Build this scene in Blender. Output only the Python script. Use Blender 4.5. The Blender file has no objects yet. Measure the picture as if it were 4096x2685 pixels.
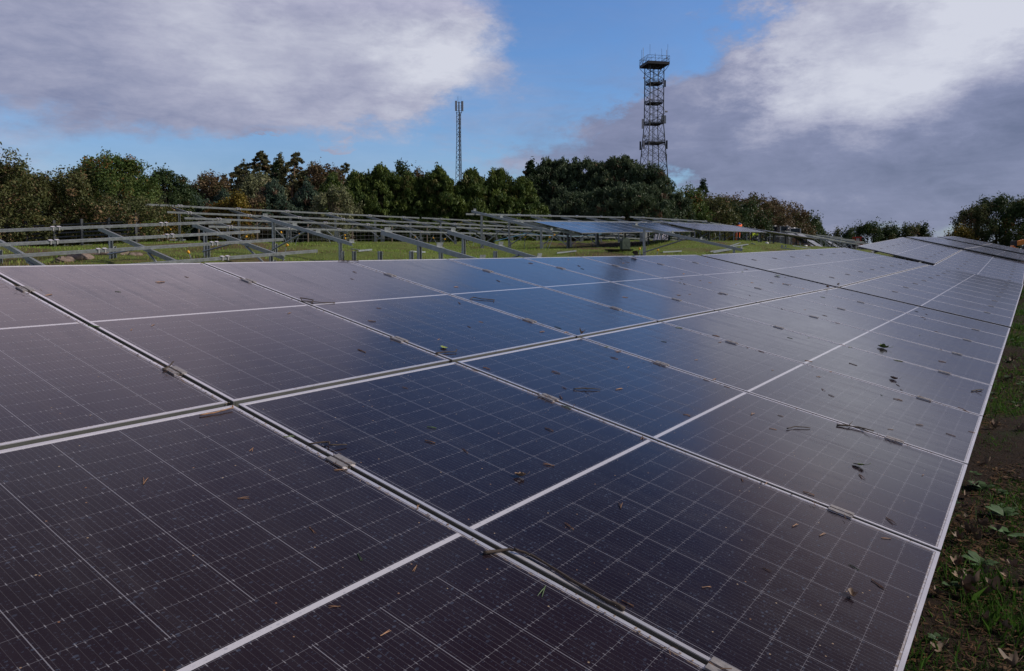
import bpy, math, random
import numpy as np
from mathutils import Vector, Matrix
random.seed(7); RNG = np.random.default_rng(11)
sc = bpy.context.scene
COL = sc.collection
R = math.radians
# ---------------------------------------------------------------- camera geometry
CAM = np.array([0.0, 0.0, 1.858]); FPX = 2988.4
RIGHT = np.array([.57287645, -.81964173, 0.0]); DOWN = np.array([-.04436754, -.03101, -.99853388]); FWD = np.array([.81844, .57203654, -.0541304])
def at(px, py, d):
    """point seen at photo pixel (px, py), d metres forward"""
    return Vector(CAM + d * (FWD + RIGHT * (px - 2048) / FPX + DOWN * (py - 1160) / FPX))
def xy(px, d):
    p = at(px, 998, d); return p.x, p.y
# ---------------------------------------------------------------- terrain
CTRL = np.array([(-40,-12,-.4),(0,-10,-.2),(30,-10,0),(60,-10,.6),(90,-12,.8),(-30,0,-.1),(0,-1,0),(5,-1,.0),(12,-1,0),(20,-1,.03),(26,0,.1),(33,0,.4),(40,0,.75),(50,0,.9),(64,0,1.1),(90,0,1.2),
 (-15,5,.25),(0,5,.3),(8,5,.3),(15,5,.32),(25,5,.38),(33,5,.75),(40,5,1.1),(52,5,1.3),(64,5,1.4),(0,9,.5),(11,9,.7),(17,9,.85),(24,9,1.1),(35,9,1.45),(45,9,1.6),(55,9,1.6),(66,9,1.5),
 (0,13,.9),(8,13,1.1),(14,13,1.25),(19,13,1.5),(25,12.7,1.79),(35,12.5,2.0),(45,12.5,2.05),(55,12.5,1.85),(66,12,1.6),
 (-5,18,1.2),(0,18,1.45),(6,17.5,1.55),(11,17.5,1.68),(17,17.5,1.8),(24.6,15.6,1.85),(28,16,1.92),(38,15.2,2.31),(46,15.3,2.38),(55,15.3,2.22),(59,15.3,2.1),(70,15,1.8),(85,14,1.5),
 (0,23,1.9),(8,21,1.9),(16,24,2.1),(24,24,2.16),(35,24,2.3),(50,24,2.5),(60,21,2.55),(71,23,2.62),(90,22,2.0),(120,20,1.2),
 (-10,36,1.9),(8,36,1.9),(25,36,1.9),(50,34,2.3),(75,34,2.4),(90,34,2.0),(120,34,1.4),(20,60,1.5),(60,60,1.5),(120,60,1.),(0,200,0),(200,200,0),(400,0,-2),(200,0,0),(200,-100,0),(-100,0,0),(0,-100,-1),(110,5,1.1)])
def hz(x, y):
    x = np.asarray(x, float); y = np.asarray(y, float)
    d2 = (x[..., None] - CTRL[:, 0]) ** 2 + (y[..., None] - CTRL[:, 1]) ** 2 + .6
    w = d2 ** -1.9
    return (w * CTRL[:, 2]).sum(-1) / w.sum(-1)
def H(x, y): return float(hz(x, y))
# ---------------------------------------------------------------- tagging
def tag(o, label=None, cat=None, group=None, kind=None):
    if label: o['label'] = label
    if cat: o['category'] = cat
    if group: o['group'] = group
    if kind: o['kind'] = kind
    return o
def empty(name, loc, label, cat, group=None):
    o = bpy.data.objects.new(name, None); o.location = loc; o.empty_display_size = .3
    COL.objects.link(o); return tag(o, label, cat, group)
# ---------------------------------------------------------------- node helpers
class NT:
    def __init__(s, nt): s.nt = nt; s.n = nt.nodes; s.l = nt.links
    def new(s, t, **kw):
        n = s.n.new(t)
        for k, v in kw.items(): setattr(n, k, v)
        return n
    def put(s, sock, v):
        if isinstance(v, bpy.types.NodeSocket): s.l.new(v, sock)
        elif isinstance(v, (tuple, list)) and len(v) == 3 and sock.type == 'RGBA': sock.default_value = (*v, 1)
        else: sock.default_value = v
    def m(s, op, a, b=None, c=None, clamp=False):
        n = s.new('ShaderNodeMath', operation=op); n.use_clamp = clamp
        for i, v in enumerate((a, b, c)):
            if v is not None: s.put(n.inputs[i], v)
        return n.outputs[0]
    def vm(s, op, a, b=None, out=0):
        n = s.new('ShaderNodeVectorMath', operation=op); s.put(n.inputs[0], a)
        if b is not None: s.put(n.inputs[1], b)
        return n.outputs[out]
    def mix(s, f, a, b, blend='MIX'):
        n = s.new('ShaderNodeMix', data_type='RGBA', blend_type=blend)
        s.put(n.inputs[0], f); s.put(n.inputs[6], a); s.put(n.inputs[7], b); return n.outputs[2]
    def noise(s, vec, scale, detail=3, rough=.5, dist=0, out=0):
        n = s.new('ShaderNodeTexNoise'); s.put(n.inputs['Vector'], vec); n.inputs['Scale'].default_value = scale
        n.inputs['Detail'].default_value = detail; n.inputs['Roughness'].default_value = rough; n.inputs['Distortion'].default_value = dist
        return n.outputs[out]
    def mr(s, v, a, b, c=0., d=1., smooth=False):
        n = s.new('ShaderNodeMapRange'); n.interpolation_type = 'SMOOTHSTEP' if smooth else 'LINEAR'; n.clamp = True
        s.put(n.inputs[0], v)
        for i, x in enumerate((a, b, c, d)): s.put(n.inputs[i + 1], x)
        return n.outputs[0]
    def sep(s, v):
        n = s.new('ShaderNodeSeparateXYZ'); s.put(n.inputs[0], v); return n.outputs
    def comb(s, x, y, z):
        n = s.new('ShaderNodeCombineXYZ')
        for i, v in enumerate((x, y, z)): s.put(n.inputs[i], v)
        return n.outputs[0]
def material(name):
    m = bpy.data.materials.new(name); m.use_nodes = True; t = NT(m.node_tree)
    return m, t, m.node_tree.nodes['Principled BSDF']
def simple(name, col, rough=.6, metal=0., var=.15, scale=8., bump=0., spec=.5, objvar=0.):
    m, t, b = material(name)
    tc = t.new('ShaderNodeTexCoord').outputs['Object']
    n = t.noise(tc, scale, 4, .6)
    f = t.mr(n, .3, .7)
    lo = tuple(c * (1 - var) for c in col); hi = tuple(min(1, c * (1 + var)) for c in col)
    c = t.mix(f, lo, hi)
    if objvar:
        r = t.new('ShaderNodeObjectInfo').outputs['Random']
        c = t.mix(1., c, t.comb(t.mr(r, 0, 1, 1 - objvar, 1 + objvar), t.mr(r, 0, 1, 1 - objvar, 1 + objvar), t.mr(r, 0, 1, 1 - objvar, 1 + objvar)), 'MULTIPLY')
    t.put(b.inputs['Base Color'], c); t.put(b.inputs['Roughness'], t.mr(n, .3, .7, rough * .85, min(1, rough * 1.15)))
    b.inputs['Metallic'].default_value = metal; b.inputs['Specular IOR Level'].default_value = spec
    if bump:
        bn = t.new('ShaderNodeBump'); bn.inputs['Strength'].default_value = bump; t.put(bn.inputs['Height'], t.noise(tc, scale * 4, 5, .6)); t.l.new(bn.outputs[0], b.inputs['Normal'])
    return m
# ---------------------------------------------------------------- materials
M = {}
M['steel'] = simple('galvanised steel', (.27, .285, .29), .5, .55, .22, 14, .06, objvar=.1)
M['darksteel'] = simple('dark grey steel', (.12, .125, .13), .6, .4, .25, 10, .05)  # darker grey steel for some front posts and the fence mesh
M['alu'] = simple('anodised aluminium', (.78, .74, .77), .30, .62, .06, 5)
M['wall'] = simple('frame side wall in painted shade', (.105, .105, .095), .6, .1, .15, 8)  # frame aluminium darkened to paint the shade inside the seam gaps
M['clamp'] = simple('clamp aluminium', (.33, .30, .29), .45, .5, .2, 40)
M['rubber'] = simple('black rubber', (.012, .012, .013), .6, 0, .2, 8)
M['blackplastic'] = simple('black plastic', (.014, .014, .016), .4, 0, .2, 6)
M['can'] = simple('olive green paint', (.035, .05, .028), .42, 0, .18, 9)
M['yellow'] = simple('yellow plastic', (.75, .36, .015), .45, 0, .1, 20)
M['wood'] = simple('weathered timber', (.13, .10, .075), .85, 0, .3, 12, .3)
M['slat'] = simple('dark slats', (.03, .034, .042), .6, 0, .3, 5)
M['orange'] = simple('orange cloth', (.95, .13, .02), .8, 0, .15, 9, .2)
M['lime'] = simple('lime yellow cloth', (.72, .88, .04), .8, 0, .12, 9, .2)
M['reflect'] = simple('grey reflective tape', (.45, .45, .47), .4, 0, .1, 9)
M['darkcloth'] = simple('dark cloth', (.02, .022, .03), .85, 0, .2, 9)
M['skin'] = simple('skin', (.42, .22, .15), .55, 0, .08, 20)
M['helmet'] = simple('blue helmet shell', (.02, .04, .22), .3)
M['machine'] = simple('orange machine paint', (.72, .22, .006), .38, 0, .12, 3)
M['redpaint'] = simple('red machine paint', (.42, .02, .015), .4, 0, .15, 4)
M['glass'] = simple('dark glass', (.03, .035, .04), .08)
M['card'] = simple('brown cardboard', (.22, .12, .07), .8, 0, .2, 5)
M['wrap'] = simple('white wrapping', (.55, .52, .5), .5, 0, .12, 6)
M['grwrap'] = simple('grey film wrap', (.24, .24, .22), .45, 0, .2, 4)
M['cells'] = simple('dark panel edges', (.012, .02, .035), .25, 0, .3, 12)
M['bark'] = simple('bark', (.085, .065, .045), .9, 0, .35, 6, .4)
M['pinebark'] = simple('reddish bark', (.14, .085, .055), .9, 0, .3, 6, .4)
M['twig'] = simple('dark twig bark', (.045, .03, .022), .8, 0, .4, 60, .3)
M['needle'] = simple('brown pine needle', (.23, .12, .065), .7, 0, .35, 60, objvar=.35)
M['greenneedle'] = simple('green pine needle', (.05, .085, .03), .6, 0, .3, 60, objvar=.3)
M['deadleaf'] = simple('dead leaf', (.17, .11, .072), .75, 0, .4, 22, .2, objvar=.35)
M['greenleaf'] = simple('green leaf', (.10, .15, .03), .55, 0, .3, 25)
M['yellowleaf'] = simple('yellow green leaf', (.28, .33, .06), .55, 0, .2, 25)
M['darkleaf'] = simple('dark brown leaf', (.05, .035, .02), .6, 0, .3, 25)
M['weed'] = simple('weed leaves', (.03, .075, .015), .8, 0, .35, 20, objvar=.3)
M['rock'] = simple('pale rock', (.17, .125, .105), .9, 0, .35, 5, .8)
M['tower'] = simple('dark tower steel', (.035, .038, .04), .6, .2, .2, 1)
M['grating'] = simple('dark platform grating', (.022, .023, .027), .7, 0, .2, 1)
M['antenna'] = simple('grey antenna shell', (.42, .40, .38), .5, 0, .05, 1)
M['bluecable'] = simple('blue hose', (.02, .16, .28), .4)
M['white'] = simple('white cloth', (.7, .68, .68), .7)
M['soil'] = simple('loose brown soil', (.055, .033, .022), .95, 0, .45, 6, .7)

def leafmat(name, transl=.25):
    m, t, b = material(name)
    a = t.new('ShaderNodeAttribute', attribute_name='tint')
    t.put(b.inputs['Base Color'], a.outputs['Color']); b.inputs['Roughness'].default_value = .6
    b.inputs['Specular IOR Level'].default_value = .25
    tr = t.new('ShaderNodeBsdfTranslucent'); t.put(tr.inputs[0], a.outputs['Color'])
    mx = t.new('ShaderNodeMixShader'); mx.inputs[0].default_value = transl
    out = m.node_tree.nodes['Material Output']
    t.l.new(b.outputs[0], mx.inputs[1]); t.l.new(tr.outputs[0], mx.inputs[2]); t.l.new(mx.outputs[0], out.inputs[0])
    return m
M['leaf'] = leafmat('foliage'); M['grass'] = leafmat('grass blades', .3)

PW, PL = 1.3700, 2.404        # module pitch along the row and up the slope
MW, ML = 1.345, 2.370         # module size
def panel_mat():
    m, t, b = material('solar cells under glass')
    tc = t.new('ShaderNodeTexCoord').outputs['Object']; X, Y, Z = t.sep(tc)
    ax = t.m('ABSOLUTE', X); ay = t.m('ABSOLUTE', Y)
    cp, rp, bp = .2135, .0962, .2135 / 12
    def line(v, pitch, off, w):
        f = t.m('FRACT', t.m('ADD', t.m('DIVIDE', v, pitch), off + 100.0))
        d = t.m('MULTIPLY', t.m('SUBTRACT', .5, t.m('ABSOLUTE', t.m('SUBTRACT', f, .5))), pitch)
        return d, t.m('LESS_THAN', d, w)
    dc, colline = line(X, cp, 0., .0011)
    yy = t.m('SUBTRACT', ay, .013)
    dr, rowline = line(yy, rp, 0., .0006)
    db, bus = line(X, bp, .5, .00045)
    _, bus2 = line(X, bp, .5, .0011)
    inner = t.m('GREATER_THAN', ay, .105)
    colline = t.m('MULTIPLY', colline, inner)
    neargap = t.m('LESS_THAN', dr, .0065)
    oi = t.new('ShaderNodeObjectInfo').outputs['Random']
    seedv = t.vm('ADD', tc, t.comb(t.m('MULTIPLY', oi, 37.), t.m('MULTIPLY', oi, 91.), 0.))
    patch = t.mr(t.noise(seedv, 2.2, 2), .42, .6)
    nn = t.noise(seedv, 55, 1)
    dash = t.m('MULTIPLY', t.m('MULTIPLY', bus2, neargap), t.mr(nn, .42, .62))
    base = t.mix(oi, (.0120, .0062, .0110), (.0165, .0085, .0135))
    base = t.mix(t.mr(t.noise(seedv, 1.3, 2), .35, .65, 0., .6), base, (.015, .010, .013))
    c = t.mix(t.m('MULTIPLY', bus, t.m('ADD', .30, t.m('MULTIPLY', patch, .25))), base, (.15, .14, .155))
    c = t.mix(t.m('MULTIPLY', rowline, .42), c, (.26, .25, .29))
    c = t.mix(t.m('MULTIPLY', dash, .55), c, (.36, .35, .39))
    c = t.mix(t.m('MULTIPLY', colline, .55), c, (.34, .33, .38))
    mid = t.m('LESS_THAN', ay, .0092)
    marg = t.m('MAXIMUM', t.m('GREATER_THAN', ax, .6555), t.m('GREATER_THAN', ay, 1.1650))
    c = t.mix(t.m('MAXIMUM', mid, t.m('MULTIPLY', marg, .85)), c, (.50, .48, .53))
    # dried rain spots and dust
    st = t.vm('MULTIPLY', seedv, (1., 1.6, 1.))
    v = t.new('ShaderNodeTexVoronoi'); t.put(v.inputs['Vector'], st); v.inputs['Scale'].default_value = 60
    vr = t.sep(v.outputs['Color'])[0]
    blot = t.m('MULTIPLY', t.m('LESS_THAN', v.outputs['Distance'], t.mr(vr, .68, 1., 0., .40)), t.m('GREATER_THAN', vr, .68))
    fine = t.mr(t.noise(st, 95, 2, .7), .60, .70)
    dust = t.mr(t.noise(seedv, 5, 4, .7), .35, .75)
    spots = t.m('MULTIPLY', t.m('MAXIMUM', blot, fine), t.m('ADD', .25, t.m('MULTIPLY', dust, .5)), clamp=True)
    c = t.mix(t.m('MULTIPLY', spots, .55), c, (.085, .115, .18))
    c = t.mix(t.m('MULTIPLY', dust, .014), c, (.30, .27, .27))
    v2 = t.new('ShaderNodeTexVoronoi'); t.put(v2.inputs['Vector'], seedv); v2.inputs['Scale'].default_value = 26
    r2 = t.sep(v2.outputs['Color'])
    crumb = t.m('MULTIPLY', t.m('LESS_THAN', v2.outputs['Distance'], .07), t.m('GREATER_THAN', r2[0], .72))
    c = t.mix(t.m('MULTIPLY', crumb, .8), c, t.mix(r2[1], (.42, .33, .22), (.24, .11, .05)))
    edge = t.m('MAXIMUM', t.m('LESS_THAN', t.m('ABSOLUTE', t.m('SUBTRACT', X, .6555)), .0040), t.m('LESS_THAN', t.m('ABSOLUTE', t.m('ADD', Y, 1.168)), .004))
    dirt = t.m('MULTIPLY', edge, t.mr(t.noise(seedv, 45, 3, .7), .46, .6))
    c = t.mix(t.m('MULTIPLY', dirt, .8), c, (.20, .15, .11))
    t.put(b.inputs['Base Color'], c)
    streak = t.mr(t.noise(t.vm('MULTIPLY', seedv, (9., .8, 1.)), 1.5, 4, .6), .48, .75)
    c = t.mix(t.m('MULTIPLY', streak, .018), c, (.34, .31, .30))
    t.put(b.inputs['Base Color'], c)
    rough = t.m('ADD', t.m('ADD', t.m('ADD', .115, t.m('MULTIPLY', streak, .10)), t.m('MULTIPLY', dust, .05)), t.m('MULTIPLY', t.m('MAXIMUM', spots, crumb), .25))
    t.put(b.inputs['Roughness'], rough); b.inputs['IOR'].default_value = 1.5
    bn = t.new('ShaderNodeBump'); bn.inputs['Strength'].default_value = .012; bn.inputs['Distance'].default_value = .02
    t.put(bn.inputs['Height'], t.noise(seedv, 1.6, 1)); t.l.new(bn.outputs[0], b.inputs['Normal'])
    return m
M['panel'] = panel_mat()
def ground_mat():
    m, t, b = material('meadow and soil')
    P = t.new('ShaderNodeNewGeometry').outputs['Position']; X, Y, Z = t.sep(P)
    n1 = t.noise(P, .35, 5, .6); n2 = t.noise(P, 2.2, 5, .65); n3 = t.noise(P, 14, 5, .7); n4 = t.noise(P, 60, 4, .75)
    g = t.mix(t.mr(n2, .3, .7), (.09, .14, .024), (.16, .205, .042))
    g = t.mix(t.mr(n3, .35, .7, 0, .7), g, (.10, .085, .035))
    g = t.mix(t.mr(n1, .50, .62), g, (.105, .075, .038))
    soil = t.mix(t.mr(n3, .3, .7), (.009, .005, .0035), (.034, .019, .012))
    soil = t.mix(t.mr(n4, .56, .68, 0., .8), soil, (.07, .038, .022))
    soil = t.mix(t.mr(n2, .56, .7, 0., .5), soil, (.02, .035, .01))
    # bare soil strip below the front row, disturbed soil under the third row, soil floor under the tables
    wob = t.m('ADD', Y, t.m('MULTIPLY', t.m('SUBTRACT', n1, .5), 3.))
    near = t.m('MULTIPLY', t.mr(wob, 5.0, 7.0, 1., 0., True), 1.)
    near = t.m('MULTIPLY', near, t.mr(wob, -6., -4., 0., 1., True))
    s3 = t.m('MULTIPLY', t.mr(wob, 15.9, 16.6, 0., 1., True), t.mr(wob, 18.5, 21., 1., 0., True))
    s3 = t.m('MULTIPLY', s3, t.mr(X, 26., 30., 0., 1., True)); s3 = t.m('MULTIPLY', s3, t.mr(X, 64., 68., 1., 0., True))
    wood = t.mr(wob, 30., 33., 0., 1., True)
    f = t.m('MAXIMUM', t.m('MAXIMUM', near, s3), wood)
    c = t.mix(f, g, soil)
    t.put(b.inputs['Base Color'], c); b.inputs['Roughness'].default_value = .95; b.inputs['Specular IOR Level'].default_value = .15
    bn = t.new('ShaderNodeBump'); bn.inputs['Strength'].default_value = .8; bn.inputs['Distance'].default_value = .05
    t.put(bn.inputs['Height'], t.m('ADD', n3, t.m('MULTIPLY', n4, .4))); t.l.new(bn.outputs[0], b.inputs['Normal'])
    return m
M['ground'] = ground_mat()
# ---------------------------------------------------------------- mesh builder
class MB:
    def __init__(s): s.v = []; s.f = []
    def add(s, vs, fs):
        k = len(s.v); s.v += [tuple(v) for v in vs]; s.f += [tuple(i + k for i in f) for f in fs]; return s
    def box(s, c, ax, ay, az, hx, hy, hz_):
        c = Vector(c); ax = Vector(ax) * hx; ay = Vector(ay) * hy; az = Vector(az) * hz_
        vs = [c + ax * i + ay * j + az * k for k in (-1, 1) for j in (-1, 1) for i in (-1, 1)]
        return s.add(vs, [(0, 2, 3, 1), (4, 5, 7, 6), (0, 1, 5, 4), (2, 6, 7, 3), (0, 4, 6, 2), (1, 3, 7, 5)])
    def bx(s, x0, x1, y0, y1, z0, z1):
        return s.box(((x0 + x1) / 2, (y0 + y1) / 2, (z0 + z1) / 2), (1, 0, 0), (0, 1, 0), (0, 0, 1), abs(x1 - x0) / 2, abs(y1 - y0) / 2, abs(z1 - z0) / 2)
    def bar(s, a, b, w, h, up=(0, 0, 1)):
        a = Vector(a); b = Vector(b); d = b - a; L = d.length; d.normalize(); up = Vector(up)
        x = d.cross(up)
        if x.length < 1e-4: x = d.cross(Vector((1, 0, 0)))
        x.normalize(); z = x.cross(d)
        return s.box((a + b) / 2, d, x, z, L / 2, w / 2, h / 2)
    def chan(s, a, b, w, h, up=(0, 0, 1), th=.006, side=1):
        """open C profile"""
        a = Vector(a); b = Vector(b); d = (b - a); L = d.length; d.normalize(); up = Vector(up)
        x = d.cross(up)
        if x.length < 1e-4: x = d.cross(Vector((1, 0, 0)))
        x.normalize(); z = x.cross(d); c = (a + b) / 2
        s.box(c + x * (side * (w / 2 - th / 2)), d, x, z, L / 2, th / 2, h / 2)
        s.box(c + z * (h / 2 - th / 2) - x * (side * th / 2), d, x, z, L / 2 - .001, w / 2 - th / 2, th / 2)
        s.box(c - z * (h / 2 - th / 2) - x * (side * th / 2), d, x, z, L / 2 - .001, w / 2 - th / 2, th / 2)
        return s
    def tube(s, pts, r, n=6, caps=True):
        pts = [Vector(p) for p in pts]; rs = r if isinstance(r, (list, tuple)) else [r] * len(pts)
        k0 = len(s.v); prev = None
        for i, p in enumerate(pts):
            d = (pts[min(i + 1, len(pts) - 1)] - pts[max(i - 1, 0)]).normalized()
            if prev is None:
                x = d.cross(Vector((0, 0, 1)));
                if x.length < .05: x = d.cross(Vector((1, 0, 0)))
            else: x = prev - d * prev.dot(d)
            x.normalize(); prev = x; y = d.cross(x)
            for j in range(n):
                a = 2 * math.pi * j / n; s.v.append(tuple(p + (x * math.cos(a) + y * math.sin(a)) * rs[i]))
        for i in range(len(pts) - 1):
            for j in range(n):
                a = k0 + i * n + j; b = k0 + i * n + (j + 1) % n; s.f.append((a, b, b + n, a + n))
        if caps:
            s.f.append(tuple(k0 + j for j in reversed(range(n)))); s.f.append(tuple(k0 + (len(pts) - 1) * n + j for j in range(n)))
        return s
    def mesh(s, name, mat, smooth=False):
        me = bpy.data.meshes.new(name); me.from_pydata(s.v, [], s.f); me.materials.append(mat)
        if smooth: me.polygons.foreach_set('use_smooth', [True] * len(me.polygons))
        me.update(); return me
    def build(s, name, mat, parent=None, smooth=False, org=None):
        o = bpy.data.objects.new(name, s.mesh(name, mat, smooth)); COL.objects.link(o)
        if parent is not None: o.parent = parent
        return o
def inst(name, me, parent=None, loc=(0, 0, 0), mat=None):
    o = bpy.data.objects.new(name, me); COL.objects.link(o)
    if parent is not None: o.parent = parent
    if mat is not None: o.matrix_basis = mat
    else: o.location = loc
    return o
# ---------------------------------------------------------------- ground
def build_ground():
    xs = np.concatenate([[-500, -300, -150, -80, -50, -30], np.arange(-20, 100.1, .5), [104, 110, 120, 140, 180, 250, 400, 700, 1200]])
    ys = np.concatenate([[-600, -300, -150, -80, -50, -30, -20], np.arange(-14, 48.1, .5), [52, 60, 75, 100, 150, 250, 400, 700, 1200]])
    gx, gy = np.meshgrid(xs, ys); z = hz(gx, gy)
    near = (gx > -20) & (gx < 100) & (gy > -14) & (gy < 48)
    z = z + near * (np.sin(gx * 1.7 + np.sin(gy * 1.3) * 2) * .02 + np.sin(gy * 2.3 + gx * .9) * .02 + RNG.normal(0, .012, gx.shape))
    nx, ny = len(xs), len(ys)
    v = np.stack([gx, gy, z], -1).reshape(-1, 3)
    i = np.arange(nx - 1)[None, :] + nx * np.arange(ny - 1)[:, None]
    f = np.stack([i, i + 1, i + nx + 1, i + nx], -1).reshape(-1, 4)
    me = bpy.data.meshes.new('ground'); me.from_pydata(v.tolist(), [], f.tolist()); me.materials.append(M['ground'])
    me.polygons.foreach_set('use_smooth', [True] * len(me.polygons)); me.update()
    o = bpy.data.objects.new('ground', me); COL.objects.link(o); tag(o, kind='structure')
build_ground()
# ---------------------------------------------------------------- blades / leaves from arrays
def cards(name, verts, tints, mat, nv=4):
    """verts (N,nv,3), tints (N,3)"""
    N = len(verts)
    me = bpy.data.meshes.new(name); me.vertices.add(N * nv); me.vertices.foreach_set('co', verts.reshape(-1).astype(np.float32))
    me.loops.add(N * nv); me.loops.foreach_set('vertex_index', np.arange(N * nv, dtype=np.int32))
    me.polygons.add(N); me.polygons.foreach_set('loop_start', np.arange(0, N * nv, nv, dtype=np.int32)); me.polygons.foreach_set('loop_total', np.full(N, nv, dtype=np.int32))
    me.update(); ca = me.color_attributes.new('tint', 'FLOAT_COLOR', 'POINT')
    c = np.ones((N, nv, 4), np.float32); c[:, :, :3] = tints[:, None, :]; ca.data.foreach_set('color', c.reshape(-1))
    me.materials.append(mat); me.validate(); return me
def grass_blades(x, y, h, w, tint, lean=.5):
    n = len(x); z = hz(x, y) - .02; a = RNG.uniform(0, 2 * np.pi, n); la = RNG.uniform(0, 2 * np.pi, n); lr = RNG.uniform(.1, lean, n) * h
    b = np.stack([x, y, z], -1); s = np.stack([np.cos(a), np.sin(a), np.zeros(n)], -1) * w[:, None] / 2
    mid = b + np.stack([np.cos(la) * lr * .3, np.sin(la) * lr * .3, h * .6], -1)
    top = b + np.stack([np.cos(la) * lr, np.sin(la) * lr, h], -1)
    return np.stack([b - s, b + s, mid + s * .8, top, mid - s * .8], 1), tint
def build_grass():
    # meadow between the rows
    n = 150000
    x = RNG.uniform(2, 75, n); y = RNG.uniform(9.5, 27, n)
    keep = RNG.uniform(0, 1, n) < np.clip(28 / np.maximum(x, 14), .25, 1)
    bare = (y > 16.2) & (y < 19) & (x > 28) & (x < 66); keep &= ~bare | (RNG.uniform(0, 1, n) < .12)
    pn = np.sin(x * .8 + np.sin(y * 1.1) * 1.7) * np.sin(y * .9 + x * .35)
    keep &= (pn > -.75) | (RNG.uniform(0, 1, n) < .3)
    x, y, pn = x[keep], y[keep], pn[keep]; n = len(x)
    h = RNG.uniform(.03, .085, n) * (1 + .5 * (pn > .4)); w = RNG.uniform(.007, .017, n)
    t = RNG.uniform(0, 1, (n, 1)); g = np.array([.15, .27, .035]) * (1 - t) + np.array([.29, .36, .075]) * t
    dry = (RNG.uniform(0, 1, n) < np.where((x < 13) & (y < 19), .6, np.clip(.22 - pn * .25, .08, .55)))[:, None]; g = np.where(dry, np.array([.26, .19, .09]) * RNG.uniform(.6, 1.15, (n, 1)), g)
    v, g = grass_blades(x, y, h, w, g)
    o = inst('meadow_grass', cards('meadow_grass', v, g, M['grass'], 5)); tag(o, 'rough green and straw coloured grass growing between the rows', 'grass', kind='stuff')
    # tufts on the verge below the front row
    X, Y, Hh, W, G = [], [], [], [], []
    cents = [(4.35 + .07 * k, .10 + .05 * (k % 3)) for k in range(9)] + [(3.75, .38), (3.8, .33), (6.5, .3), (6.7, .2), (6.9, .12), (6.3, .12), (7.6, .3), (7.9, .2)] + [(3.7 + 27 * RNG.uniform() ** 1.35, RNG.uniform(-.5, .75)) for _ in range(120)] + [(RNG.uniform(3, 30), RNG.uniform(-3, -.4)) for _ in range(120)]
    for k, (cx, cy) in enumerate(cents):
        m = int(RNG.uniform(30, 110)); s = RNG.uniform(.06, .20)
        X.append(RNG.normal(cx, s, m)); Y.append(RNG.normal(cy, s * .8, m)); hh = RNG.uniform(.04, .13); Hh.append(RNG.uniform(.5, 1.2, m) * hh); W.append(RNG.uniform(.003, .006, m) * (1 + cx * .05))
        t = RNG.uniform(0, 1, (m, 1)); G.append(np.array([.028, .075, .010]) * (1 - t) + np.array([.075, .155, .025]) * t)
    m = 15000; X.append(10 + 26 * RNG.uniform(0, 1, m) ** 1.1); Y.append(RNG.uniform(-1.6, .75, m)); Hh.append(RNG.uniform(.04, .11, m)); W.append(RNG.uniform(.005, .012, m)); t = RNG.uniform(0, 1, (m, 1)); G.append(np.array([.04, .10, .012]) * (1 - t) + np.array([.10, .19, .03]) * t)
    m = 30000; X.append(3.5 + 11 * RNG.uniform(0, 1, m) ** 1.1); Y.append(RNG.uniform(-.6, .7, m)); Hh.append(RNG.uniform(.012, .045, m)); W.append(RNG.uniform(.003, .008, m)); t = RNG.uniform(0, 1, (m, 1)); G.append(np.array([.025, .06, .010]) * (1 - t) + np.array([.06, .12, .022]) * t)
    x, y, h, w, g = map(np.concatenate, (X, Y, Hh, W, G))
    v, g = grass_blades(x, y, h, w, g, .9)
    o = inst('verge_grass', cards('verge_grass', v, g, M['grass'], 5)); tag(o, 'bright green grass tufts in the dark soil along the lower panel edge', 'grass', kind='stuff')
    # needle and leaf crumb litter on the verge
    n = 26000; x = np.concatenate([RNG.uniform(3.4, 9, n // 2), RNG.uniform(8, 24, n // 2)]); y = RNG.uniform(-1.2, .85, n); z = hz(x, y) + RNG.uniform(.0, .02, n)
    a = RNG.uniform(0, 2 * np.pi, n); L = RNG.uniform(.02, .06, n); w = RNG.uniform(.0008, .0022, n) * (1 + x * .12)
    d = np.stack([np.cos(a), np.sin(a), RNG.uniform(-.3, .3, n)], -1) * L[:, None] / 2; s = np.stack([-np.sin(a), np.cos(a), np.zeros(n)], -1) * w[:, None]; b = np.stack([x, y, z], -1)
    chips = RNG.uniform(0, 1, n) < .10; s[chips] *= 7; d[chips] *= .5
    t = RNG.uniform(0, 1, (n, 1)); g = np.array([.05, .025, .012]) * (1 - t) + np.array([.20, .11, .055]) * t
    v = np.stack([b - d - s, b + d - s, b + d + s, b - d + s], 1)
    o = inst('needle_litter', cards('needle_litter', v, g, M['grass'])); tag(o, 'brown needles and crumbs strewn over the soil beside the front table', 'litter', kind='stuff')
build_grass()
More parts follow.
